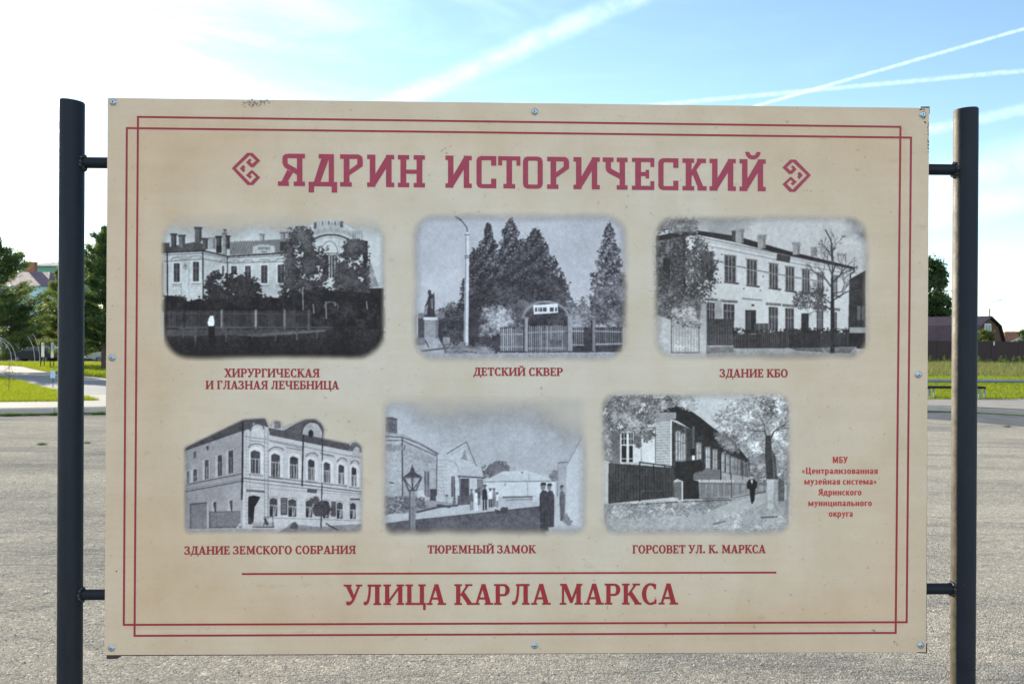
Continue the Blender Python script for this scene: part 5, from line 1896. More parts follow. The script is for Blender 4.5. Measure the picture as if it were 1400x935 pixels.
    s.foliage([(340, 470), (365, 395), (400, 380), (440, 430), (480, 395), (560, 410), (625, 440), (640, 520), (620, 580), (340, 590)], 1800, 9, 24, 76, 13)
    s.poly([(100, 512), (150, 512), (200, 530), (240, 545), (300, 528), (345, 545), (620, 545), (700, 520), (760, 530), (1000, 480), (1336, 505), (1336, 700), (100, 700)], 36, 6, 8)
    s.foliage([(90, 515), (240, 530), (260, 570), (340, 540), (700, 525), (840, 530), (840, 590), (90, 600)], 900, 9, 18, 58, 12)
    s.foliage([(760, 500), (980, 470), (1240, 500), (1336, 520), (1336, 830), (700, 830), (760, 600)], 2600, 9, 26, 74, 12)
    for x, y0, y1 in ((940, 560, 610), (1010, 545, 640), (1240, 545, 585), (1060, 548, 570), (880, 470, 590)):
        s.line([(x, y0), (x + 4, y1)], 7, 150, 10, 0.8)
    s.line(arc(1040, 580, 40, 32, 180, 0), 6, 100)
    # fence, street and a man
    s.rect(100, 596, 930, 700, 46, 5, 8)
    s.pickets(118, 930, 598, 598, 686, 686, 96, 4.2, 80, 10)
    s.line([(110, 612), (930, 616)], 4, 82); s.line([(110, 688), (930, 690)], 7, 84)
    for x, g in ((207, 60), (425, 128), (617, 140), (779, 122), (916, 96)):
        s.rect(x - 7, 592, x + 8, 742, g, 5, 8); s.rect(x + 4, 592, x + 8, 742, g - 40)
    s.rect(100, 700, 1336, 880, 52, 8, 9, 34)
    s.poly([(110, 705), (700, 702), (1050, 700), (900, 722), (380, 738), (110, 740)], 84, 6, 8, None, 0.75)
    s.poly([(500, 735), (840, 712), (1020, 706), (1000, 716), (640, 744)], 112, 6, 8, None, 0.7)
    s.line([(180, 696), (1050, 690)], 8, 84)
    for x, y in ((205, 750), (276, 786), (448, 778), (597, 768), (729, 766), (848, 764), (960, 752)):
        s.rect(x - 4, 698, x + 5, y, 86, 6, 8)
    s.rect(350, 680, 385, 785, 34); s.poly([(352, 640), (362, 624), (378, 626), (384, 660), (380, 684), (350, 684), (345, 664)], 212, 4, 4)
    s.poly(arc(368, 615, 8, 11, 0, 360), 60)
    s.foliage([(110, 760), (1330, 740), (1330, 850), (110, 850)], 900, 7, 24, 58, 6, 0.5)
    cut = lambda X, Y, a, nz: 1 - (1 - sstep(70, 215, Y + nz * 80)) * sstep(135, 168, a) * 0.9 * np.maximum(1 - sstep(905, 930, X), (Y < 84 + ((X - 1030) / 90.0) ** 2 * 24))
    s.finish('printed_photo', 'old photo of a long white hospital with an arched gable behind a picket fence', (92, 50, 1340, 862, 150), 34, 0, COOL_D, COOL_L, 1, 1.22, cut)


# ---- 2: children's garden: spruces, arched gate, statue
def spruce(s, cx, yt, yb, hw, n, g0, g1, lean=0):
    for i in range(26):
        t = (i + 1) / 26
        y = yt + (yb - yt) * t
        w = hw * (t ** 0.72) * s.rng.uniform(0.55, 1.25)
        m = int(n * (0.12 + w / hw))
        m = int(m * 1.8)
        u = s.rng.uniform(-1, 1, m)
        q = np.stack([cx + lean * t + u * w, y + np.abs(u) * w * 0.33 + s.rng.normal(0, 9, m)], -1)
        lum = np.clip(s.rng.random(m) * 0.9 + 0.3 * np.sin(u * 6 + i * 1.3), 0, 1.25)
        s.dots(q, s.rng.uniform(2.5, 6.5, m), g0 + 6 + (g1 - g0) * lum ** 1.6, 0.7)


def photo_garden():
    s = Pic((540, 280, 880, 500), 1400, 906, 102)
    s.rect(0, 0, 1400, 640, 166, 5, 3, 178)
    s.rect(0, 620, 1400, 906, 150, 8, 8, 168)
    s.foliage([(245, 600), (330, 560), (400, 570), (420, 780), (245, 780)], 900, 8, 44, 128, 14)
    s.rect(245, 650, 420, 770, 60, 10, 10)
    s.foliage([(245, 610), (420, 580), (420, 780), (245, 780)], 500, 8, 34, 92, 10)
    s.rect(120, 610, 280, 640, 120, 6, 6); s.rect(130, 640, 165, 750, 74)
    # big spruces
    s.rect(430, 420, 960, 700, 46, 10, 12)
    spruce(s, 470, 240, 560, 105, 70, 34, 104)
    spruce(s, 440, 250, 590, 85, 80, 30, 92)
    spruce(s, 525, 98, 600, 150, 150, 30, 104)
    spruce(s, 790, 130, 545, 205, 190, 30, 100, 10)
    spruce(s, 650, 78, 600, 190, 190, 30, 112)
    spruce(s, 720, 200, 560, 220, 130, 34, 96, 30)
    s.foliage([(400, 430), (960, 430), (985, 540), (800, 600), (460, 640), (390, 560)], 1500, 9, 30, 96, 16)
    spruce(s, 1205, 92, 640, 150, 120, 38, 124)
    s.foliage([(1120, 480), (1290, 430), (1290, 680), (1060, 640)], 1100, 8, 44, 142, 16)
    s.foliage([(990, 540), (1060, 530), (1080, 600), (1100, 640), (1010, 660), (960, 600)], 500, 8, 56, 160, 12)
    s.line([(658, 70), (658, 120)], 10, 70)
    # bushes at the foot, pale blossom
    s.poly([(415, 540), (600, 560), (720, 640), (600, 830), (420, 800)], 58, 8, 10)
    s.foliage([(440, 600), (560, 570), (700, 610), (720, 700), (600, 730), (470, 760)], 1300, 8, 52, 190, 12)
    s.foliage([(415, 560), (470, 600), (460, 760), (590, 730), (590, 830), (420, 810)], 900, 9, 36, 74, 8)
    s.foliage([(690, 540), (790, 560), (720, 650), (700, 660)], 400, 8, 60, 110, 10)
    s.rect(745, 615, 975, 700, 52, 8, 12)
    s.foliage([(745, 610), (975, 610), (975, 700), (745, 700)], 500, 8, 38, 86, 8)
    # arch and gate
    s.line(arc(850, 650, 132, 104, 172, 8), 13, 132)
    s.line(arc(850, 650, 122, 94, 172, 8), 4, 84)
    s.poly([(778, 566), (916, 556), (918, 608), (782, 618)], 208, 3, 3)
    for (x, w) in ((788, 12), (806, 8), (816, 12), (834, 20), (872, 22), (902, 10)):
        s.rect(x, 578, x + w, 602, 62, 6, 20)
    s.rect(590, 690, 1280, 830, 62, 8, 12)
    s.rect(1002, 700, 1280, 810, 56, 8, 12)
    s.pickets(592, 722, 698, 698, 822, 822, 11, 6, 150, 20)
    s.pickets(752, 972, 684, 680, 826, 826, 20, 5.5, 142, 26)
    s.pickets(1006, 1062, 690, 690, 790, 790, 5, 6, 132, 18)
    s.pickets(1132, 1280, 696, 700, 796, 790, 12, 5, 112, 16)
    for (P, w, g) in (([(590, 730), (720, 728)], 6, 152), ([(590, 800), (720, 800)], 6, 146), ([(750, 720), (975, 712)], 6, 146), ([(750, 808), (975, 806)], 6, 140), ([(1000, 712), (1064, 712)], 6, 160), ([(1000, 790), (1064, 790)], 6, 150), ([(1130, 712), (1280, 716)], 6, 150), ([(1130, 786), (1280, 782)], 7, 158)):
        s.line(P, w, g)
    for (x0, x1, y0, g) in ((724, 748, 640, 150), (966, 1000, 624, 142), (1104, 1128, 648, 120)):
        s.rect(x0, y0, x1, 830, g, 6, 8); s.rect(x0, y0, x0 + 7, 830, g - 70); s.rect(x0 - 6, y0 - 8, x1 + 6, y0 + 2, g - 20)
    s.rect(870, 762, 940, 800, 84, 8, 20); s.rect(1066, 700, 1104, 812, 62, 8, 10)
    s.line([(590, 830), (1280, 826)], 8, 60)
    # lamp post
    s.poly([(398, 160), (414, 150), (418, 300), (412, 825), (386, 825), (392, 400)], 196, 4, 5)
    s.poly([(398, 165), (404, 160), (396, 825), (386, 825)], 140)
    for y in (290, 300, 170): s.line([(394, y), (418, y)], 5, 90)
    s.line([(408, 152), (404, 128), (380, 96), (345, 68)], 6, 74); s.line([(343, 68), (372, 88)], 9, 60)
    # statue on its plinth
    s.rect(165, 640, 244, 750, 142, 8, 8); s.rect(228, 645, 244, 750, 112); s.rect(160, 634, 240, 648, 196)
    s.poly([(160, 752), (252, 750), (280, 806), (180, 812)], 160, 8, 18)
    s.line([(165, 758), (190, 800)], 8, 74); s.line([(250, 755), (278, 800)], 8, 70)
    s.rect(110, 750, 170, 790, 120, 8, 10); s.rect(270, 745, 310, 785, 128, 8, 10)
    s.poly([(166, 632), (168, 575), (182, 540), (190, 510), (184, 492), (190, 478), (202, 482), (204, 500), (214, 505), (220, 488), (223, 520), (224, 600), (228, 634)], 58, 6, 10)
    s.poly([(170, 575), (186, 560), (180, 620), (168, 620)], 136, 4, 10); s.poly([(200, 530), (216, 526), (214, 590), (204, 580)], 116, 4, 14)
    s.line([(128, 430), (126, 740)], 8, 178)
    # ground
    s.foliage([(280, 790), (470, 780), (560, 830), (280, 830)], 700, 7, 70, 150, 8)
    s.line([(150, 824), (300, 806)], 9, 84); s.line([(380, 824), (460, 834)], 8, 84)
    s.foliage([(110, 830), (1290, 830), (1290, 900), (110, 900)], 700, 7, 128, 176, 6, 0.5)
    s.finish('printed_photo', 'old photo of tall spruces behind an arched gate and picket fence, statue at its left', (112, 60, 1298, 866, 120), 48, 0, BLUE_D, BLUE_L, 1, 1.08)


# ---- 3: plain two-storey white house seen at an angle, bare tree
def photo_corner_house():
    s = Pic((870, 280, 1210, 500), 1400, 906, 103)
    s.rect(0, 0, 1400, 906, 178, 8, 4)
    sl, m = s.mask([(300, 60), (1300, 60), (1300, 400), (300, 400)])
    s.a[sl] -= np.clip((s.n1[sl] - 0.52), 0, 1) * 260
    s.foliage([(340, 90), (620, 85), (640, 120), (520, 135), (350, 130)], 160, 26, 138, 160, 20, 0.4, False, 0.25)
    # facade
    s.poly([(265, 150), (1226, 352), (1196, 720), (1000, 722), (400, 730), (265, 640)], 184, 5, 4)
    s.poly([(110, 190), (268, 150), (275, 660), (110, 680)], 112, 10, 12)
    s.poly([(110, 178), (262, 146), (345, 146), (560, 176), (860, 262), (1230, 352), (1224, 368), (860, 290), (560, 212), (345, 170), (110, 206)], 44, 5, 6)
    s.line([(300, 172), (800, 276), (1216, 366)], 7, 128); s.line([(330, 192), (800, 290), (1210, 376)], 4, 140); s.line([(350, 222), (800, 312), (1205, 392)], 4, 120)
    s.line([(430, 310), (560, 345), (720, 378), (900, 410), (1010, 428)], 6, 104)
    s.line([(1226, 352), (1226, 378), (1204, 392), (1196, 720)], 8, 60)
    for (x0, y0, x1, y1) in ((558, 136, 604, 216), (684, 168, 728, 246), (880, 212, 920, 282)):
        s.rect(x0, y0, x1, y1, 150, 8, 12); s.rect(x0 - 5, y0, x1 + 5, y0 + 20, 138, 4, 14); s.rect(x1 - 14, y0 + 20, x1, y1, 118)
    s.rect(536, 146, 558, 205, 70); s.poly([(980, 240), (1015, 236), (1018, 290), (984, 292)], 130, 8, 14)
    s.poly([(793, 276), (868, 290), (862, 328), (788, 314)], 66, 4, 5)
    s.rect(180, 86, 340, 152, 150, 14, 16)
    s.foliage([(120, 84), (250, 80), (340, 90), (340, 150), (120, 180)], 420, 8, 60, 150, 12)
    # windows, upper then lower row
    for (x0, y0, x1, y1, k) in ((367, 262, 432, 410, 10), (499, 286, 558, 430, 8), (623, 310, 676, 448, 8), (750, 332, 795, 464, 8), (842, 350, 886, 478, 7), (935, 366, 974, 488, 6), (1020, 384, 1052, 496, 5), (1105, 400, 1130, 505, 4)):
        s.win(x0, y0, x1, y1, 70, 138, 3, (0.40,), k, 150)
        s.poly([(x0 - 4, y1 + 2), (x1 + 20, y1 + 10), (x1 + 18, y1 + 20), (x0 - 6, y1 + 10)], 70)
        s.line([(x0 - 6, y0 - 4), (x1 + 6, y0 + k - 4)], 5, 92)
    for (x0, y0, x1, y1, k) in ((400, 548, 440, 642, 4), (490, 558, 552, 650, 4), (745, 574, 796, 706, 4), (838, 582, 886, 708, 4), (1015, 596, 1052, 712, 3), (1100, 602, 1128, 716, 3)):
        s.win(x0, y0, x1, y1, 60, 122, 3, (0.42,), k)
        s.poly([(x0 - 18, y0 - 24), (x1 + 20, y0 - 18), (x1 + 18, y0 - 8), (x0 - 14, y0 - 14)], 108)
        s.line([(x0 - 16, y0 - 12), (x1 + 16, y0 - 6)], 4, 80)
    s.rect(440, 540, 484, 640, 150, 6, 8)
    s.rect(614, 594, 674, 724, 50, 6, 8); s.rect(620, 604, 645, 716, 74); s.rect(928, 612, 970, 728, 48, 6, 8); s.rect(648, 560, 664, 572, 50)
    s.line([(596, 528), (706, 538)], 9, 128); s.rect(664, 668, 752, 722, 74, 5, 6)
    for x in (690, 718, 744): s.line([(x, 670), (x, 720)], 4, 128)
    s.dots([(604, 472), (697, 482), (712, 404)], 5, 90)
    # left corner and the leafy tree there
    s.line([(268, 160), (272, 590)], 14, 46)
    s.rect(150, 300, 190, 450, 54, 8, 10); s.line([(345, 150), (348, 250)], 5, 110)
    s.foliage([(110, 220), (260, 180), (360, 200), (400, 250), (470, 370), (400, 500), (360, 560), (120, 580)], 1900, 7, 34, 98, 18)
    s.foliage([(110, 460), (360, 480), (360, 680), (110, 640)], 1100, 8, 44, 150, 16)
    # boards, gate, fences, street
    s.poly([(110, 620), (198, 650), (198, 840), (110, 800)], 158, 8, 10, 178)
    s.rect(198, 640, 352, 832, 150, 10, 10, 182)
    s.pickets(200, 350, 660, 660, 830, 830, 9, 3, 128, 10)
    s.line([(198, 640), (198, 832), (352, 832), (352, 640)], 5, 84)
    s.rect(356, 560, 398, 840, 150, 8, 8, 176); s.line([(398, 560), (398, 840)], 5, 88)
    s.foliage([(200, 570), (356, 560), (350, 690), (200, 660)], 500, 8, 60, 186, 12)
    s.line([(215, 800), (225, 790), (232, 808), (245, 792), (262, 806), (275, 794)], 5, 206)
    s.rect(400, 642, 550, 794, 62, 6, 8, 84); s.pickets(402, 550, 645, 650, 792, 792, 10, 3, 48, 6)
    s.foliage([(548, 700), (740, 716), (1000, 700), (1196, 706), (1196, 740), (548, 740)], 700, 7, 26, 64, 8)
    s.rect(548, 730, 1200, 808, 48, 4, 6); s.pickets(552, 860, 724, 724, 812, 806, 28, 5, 74, 10); s.pickets(866, 1024, 728, 728, 800, 798, 15, 4, 58, 8); s.pickets(1036, 1196, 724, 724, 806, 800, 14, 6, 66, 8)
    s.poly([(1200, 420), (1290, 370), (1290, 720), (1200, 690)], 52, 8, 10); s.rect(1244, 570, 1262, 650, 96); s.rect(1268, 570, 1284, 650, 92)
    s.rect(1200, 690, 1290, 720, 150); s.rect(1196, 722, 1290, 810, 40)
    s.poly([(398, 800), (560, 810), (1000, 806), (1240, 800), (1240, 880), (398, 880)], 148, 8, 8)
    s.poly([(400, 800), (548, 796), (548, 830), (400, 838)], 116, 6, 10)
    s.poly([(860, 806), (1040, 804), (1060, 830), (900, 822)], 96, 6, 8); s.poly([(1040, 806), (1230, 804), (1200, 836), (1080, 834)], 104, 6, 8)
    # bare tree
    s.poly([(1092, 836), (1094, 560), (1096, 400), (1106, 400), (1114, 560), (1116, 836)], 40, 4, 8)
    for (x, y, a, L, w) in ((1102, 560, 2.5, 60, 8), (1104, 540, 0.55, 60, 8), (1102, 470, 2.2, 62, 8), (1104, 440, 0.8, 64, 8), (1102, 400, 1.9, 58, 7), (1102, 400, 1.3, 58, 7), (1102, 330, 1.65, 62, 6), (1102, 590, 2.75, 52, 6), (1106, 500, 0.2, 50, 6), (1102, 300, 2.1, 40, 5)):
        s.branch(x, y, a, L, w, 54, 4)
    s.line([(1104, 400), (1102, 230), (1090, 190), (1064, 142)], 7, 66)
    s.foliage([(880, 500), (1060, 470), (1080, 590), (900, 580)], 340, 6, 50, 100, 14)
    s.finish('printed_photo', 'old photo of a plain white two storey house seen at an angle with a bare tree', (106, 72, 1296, 858, 110), 44, 0, NEUT_D, NEUT_L)


# ---- 4: ornate corner building without sky
def photo_assembly():
    s = Pic((230, 550, 520, 740), 1400, 917, 104, 380)
    s.rect(0, 0, 1400, 917, 168, 3, 3)
    outline = [(105, 300), (500, 112), (640, 104), (670, 165), (700, 120), (745, 130), (748, 170), (860, 130), (900, 112), (975, 110), (1020, 150), (1030, 185), (1020, 240), (1195, 275), (1230, 258), (1282, 290), (1282, 860), (105, 860)]
    # side wall in shade, front wall bright
    s.poly([(105, 310), (495, 180), (490, 830), (105, 850)], 134, 5, 5, 146, 1.0, 'x')
    s.poly([(495, 180), (660, 200), (1282, 330), (1282, 830), (490, 830)], 176, 5, 5)
    s.poly([(105, 300), (495, 112), (512, 120), (498, 185), (105, 322)], 66, 6, 8)
    s.poly([(500, 112), (640, 104), (662, 165), (560, 135), (545, 190), (500, 185)], 74, 6, 8)
    s.poly([(660, 168), (880, 205), (1195, 272), (1195, 320), (880, 258), (668, 215)], 78, 6, 8)
    s.poly([(760, 185), (860, 130), (905, 112), (960, 108), (1005, 130), (1030, 175), (1022, 238), (880, 210)], 84, 6, 8)
    s.poly([(888, 170), (930, 130), (985, 140), (1016, 190), (1014, 236), (888, 210)], 158, 6, 10)
    s.poly(arc(942, 205, 17, 26, 0, 360), 44); s.line(arc(950, 200, 66, 72, 175, 10), 8, 66)
    s.rect(700, 122, 742, 172, 112, 8, 12)
    s.poly([(1196, 290), (1215, 265), (1250, 262), (1278, 290), (1278, 330), (1196, 320)], 92, 6, 10); s.poly([(1215, 320), (1240, 290), (1262, 300), (1262, 372), (1212, 372)], 160, 6, 10)
    # corner bay crown
    s.poly([(556, 180), (580, 168), (602, 160), (632, 180), (632, 240), (556, 250)], 182, 5, 8); s.line(arc(590, 176, 42, 34, 180, 0), 7, 84)
    s.rect(510, 178, 538, 214, 176); s.rect(636, 190, 668, 236, 172)
    for x in (515, 540, 635, 660): s.line([(x, 190), (x, 820)], 3, 122)
    for i in range(26):
        y = 220 + i * 23
        s.line([(505, y), (535, y + 3)], 3, 138); s.line([(632, y + 6), (662, y + 10)], 3, 138); s.line([(1190, y * .82 + 130), (1205, y * .82 + 132)], 3, 140)
    # cornices
    for (P, w, g) in (([(505, 226), (660, 244), (1190, 352), (1280, 364)], 5, 120), ([(540, 250), (660, 266)], 4, 104), ([(670, 255), (880, 300)], 5, 100), ([(1020, 345), (1100, 362)], 4, 108),
                      ([(500, 500), (700, 520), (1280, 590)], 7, 86), ([(495, 520), (700, 545), (1280, 605)], 5, 112), ([(660, 488), (880, 520), (1180, 552)], 6, 92), ([(105, 545), (490, 470)], 6, 72), ([(105, 590), (490, 518)], 6, 66), ([(105, 575), (490, 506)], 4, 112),
                      ([(500, 552), (1280, 618)], 3, 128), ([(660, 760), (1280, 780)], 4, 120)):
        s.line(P, w, g)
    s.line([(493, 130), (490, 480), (486, 640)], 12, 42); s.line([(892, 222), (886, 440), (884, 550)], 10, 50); s.line([(1018, 250), (1014, 600), (1008, 820)], 8, 60)
    s.line([(660, 540), (660, 760)], 4, 96)
    # upper windows
    for (x0, y0, x1, y1) in ((546, 318, 606, 466), (680, 340, 736, 488), (803, 358, 856, 500), (922, 378, 966, 510), (1026, 396, 1068, 526), (1124, 412, 1160, 536), (1210, 428, 1242, 550)):
        s.poly([(x0 - 12, y0 - 4), (x0 - 4, y0 - 18), ((x0 + x1) / 2, y0 - 26), (x1 + 8, y0 - 12), (x1 + 22, y0 + 6), (x1 + 22, y1 + 4), (x0 - 12, y1)], 192, 3, 4)
        s.poly([(x0, y0 + 8), ((x0 + x1) / 2 - 8, y0 - 4), (x1, y0 + 10), (x1, y1 + 4), (x0, y1)], 62, 10, 10)
        m_ = (x0 + x1) / 2
        s.line([(m_, y0 + 52), (m_, y1)], 6, 168); s.line([(x0, y0 + 52), (x1, y0 + 58)], 6, 158); s.line([(x1 - 7, y0 + 50), (x1 - 10, y1)], 8, 150); s.line([(x0 + 10, y0 + 55), (x0 + 8, y1)], 4, 140)
        if x0 != 803 and x0 != 1026:
            s.line(arc(m_ + 6, y0 - 14, (x1 - x0) * .9, 32, 165, 20), 6, 94); s.line(arc(m_ + 6, y0 - 6, (x1 - x0) * .9, 30, 165, 20), 4, 140)
        else:
            s.line([(x0 - 20, y0 - 60), (x1 + 24, y0 - 44)], 6, 98)
        s.line([(x0 - 14, y1 + 8), (x1 + 18, y1 + 18)], 6, 104)
    for (x0, y0, x1, y1, g) in ((122, 450, 140, 540, 92), (165, 438, 190, 524, 66), (242, 376, 268, 508, 68), (327, 345, 356, 488, 64), (398, 315, 430, 470, 66)):
        s.poly([(x0 - 16, y0 + 6), (x1 + 4, y0 - 8), (x1 + 4, y1 - 4), (x0 - 16, y1 + 6)], 164)
        s.poly([(x0, y0 + 6), (x1, y0 - 2), (x1, y1 - 6), (x0, y1)], g, 10, 10); s.line([((x0 + x1) / 2, y0 + 50), ((x0 + x1) / 2, y1 - 4)], 4, 132); s.line([(x0, y0 + 54), (x1, y0 + 48)], 4, 122)
    s.poly([(250, 292), (268, 284), (268, 312), (258, 318)], 60); s.poly([(168, 330), (184, 320), (184, 362), (168, 372)], 84)
    # ground floor
    s.poly([(528, 622), (560, 612), (606, 622), (604, 640), (570, 690), (562, 800), (526, 800)], 34, 5, 6); s.poly([(606, 630), (600, 800), (566, 800), (572, 690)], 176, 6, 6)
    s.line([(520, 580), (634, 588)], 14, 92)
    s.rect(526, 756, 556, 804, 58, 8, 14)
    for (x0, y0, x1, y1) in ((668, 632, 720, 750), (793, 640, 846, 754), (908, 646, 950, 758), (1020, 650, 1060, 762), (1112, 660, 1152, 766), (1200, 664, 1238, 768)):
        s.poly([(x0, y0 + 6), ((x0 + x1) / 2, y0 - 4), (x1, y0 + 8), (x1, y1), (x0, y1)], 66, 10, 12)
        m_ = (x0 + x1) / 2 + 4
        s.line([(m_, y0 + 44), (m_ - 4, y1)], 6, 160); s.line([(x0, y0 + 44), (x1, y0 + 50)], 6, 150); s.line([(x1 - 6, y0 + 46), (m_ + 4, y1 - 10)], 6, 164)
        s.rect(x0 + 2, y0 + 70, (x0 + x1) / 2 - 4, y1, 40)
        s.line(arc((x0 + x1) / 2, y0 + 6, (x1 - x0) * .62, 18, 170, 10), 4, 126)
    s.rect(742, 628, 786, 742, 70, 6, 10); s.rect(1076, 652, 1108, 752, 64, 6, 10)
    for y in range(640, 735, 12): s.line([(750, y), (778, y)], 4, 138); s.line([(1082, y + 20), (1104, y + 20)], 3, 118)
    s.rect(858, 640, 902, 738, 186, 3, 4)
    for y in range(652, 730, 10): s.line([(866, y), (896, y)], 3, 150)
    s.poly([(920, 566), (985, 572), (978, 600), (915, 592)], 76); s.rect(1200, 632, 1266, 644, 84)
    for (x0, x1, y0, y1) in ((292, 316, 650, 720), (400, 424, 640, 716)):
        s.poly([(x0 - 6, y0 + 6), (x1, y0 - 4), (x1, y1), (x0 - 6, y1 + 6)], 160); s.poly([(x0 + 4, y0 + 10), (x1, y0 + 2), (x1, y1), (x0 + 14, y1)], 60, 6, 8)
    s.rect(150, 662, 254, 836, 112, 6, 8, 120); s.pickets(150, 254, 668, 660, 836, 830, 8, 3, 92, 6); s.line([(148, 672), (256, 660)], 7, 70); s.line([(146, 668), (146, 840)], 10, 88); s.line([(262, 655), (262, 830)], 8, 160)
    s.rect(274, 722, 478, 824, 112, 6, 8); s.pickets(276, 478, 722, 720, 824, 822, 16, 3, 86, 8); s.line([(274, 722), (478, 718)], 5, 76); s.line([(274, 824), (478, 822)], 6, 74); s.line([(274, 720), (274, 826)], 6, 64)
    # steps, railing, small tree, earth
    s.line([(556, 820), (700, 822)], 8, 66); s.rect(556, 790, 700, 818, 150, 6, 8); s.line([(630, 756), (690, 752), (692, 820)], 5, 84); s.line([(630, 812), (645, 770), (655, 808)], 6, 60); s.dots([(646, 790), (640, 770), (652, 800)], 10, 60)
    s.poly([(770, 830), (810, 795), (835, 786), (860, 806), (1000, 820), (1100, 810), (1280, 800), (1282, 870), (700, 870)], 126, 8, 10); s.poly([(800, 830), (815, 798), (838, 786), (858, 812), (850, 836)], 76, 6, 10)
    s.line([(1042, 798), (1118, 842)], 9, 58)
    s.line([(1012, 740), (1010, 830)], 6, 60)
    s.foliage([(960, 700), (985, 665), (1040, 655), (1068, 700), (1050, 735), (980, 740)], 700, 7, 26, 74, 8); s.foliage([(940, 650), (962, 625), (992, 640), (984, 664), (955, 660)], 160, 6, 34, 84, 7)
    s.rect(105, 832, 700, 880, 152, 8, 8); s.dots([(460, 822), (535, 828), (470, 805)], 9, 176)
    # paper shows where the sky was
    gy, gx = np.mgrid[0:s.gh, 0:s.gw]
    X, Y = (gx + .5) / s.gw * s.zw, (gy + .5) / s.gh * s.zh
    ins = np.zeros(X.shape)
    for dx, dy in ((0, 0), (12, 0), (-12, 0), (0, 12), (0, -12), (9, 9), (-9, -9), (9, -9), (-9, 9)):
        ins += inside_poly(outline, X + dx, Y + dy) / 9.0
    cut = lambda X_, Y_, a, nz: ins
    s.finish('printed_photo', 'old photo of an ornate two storey corner building with arched windows', (96, 60, 1290, 866, 70), 52, 0, BLUE_D, (210, 208, 209), 1, 1.1, cut)


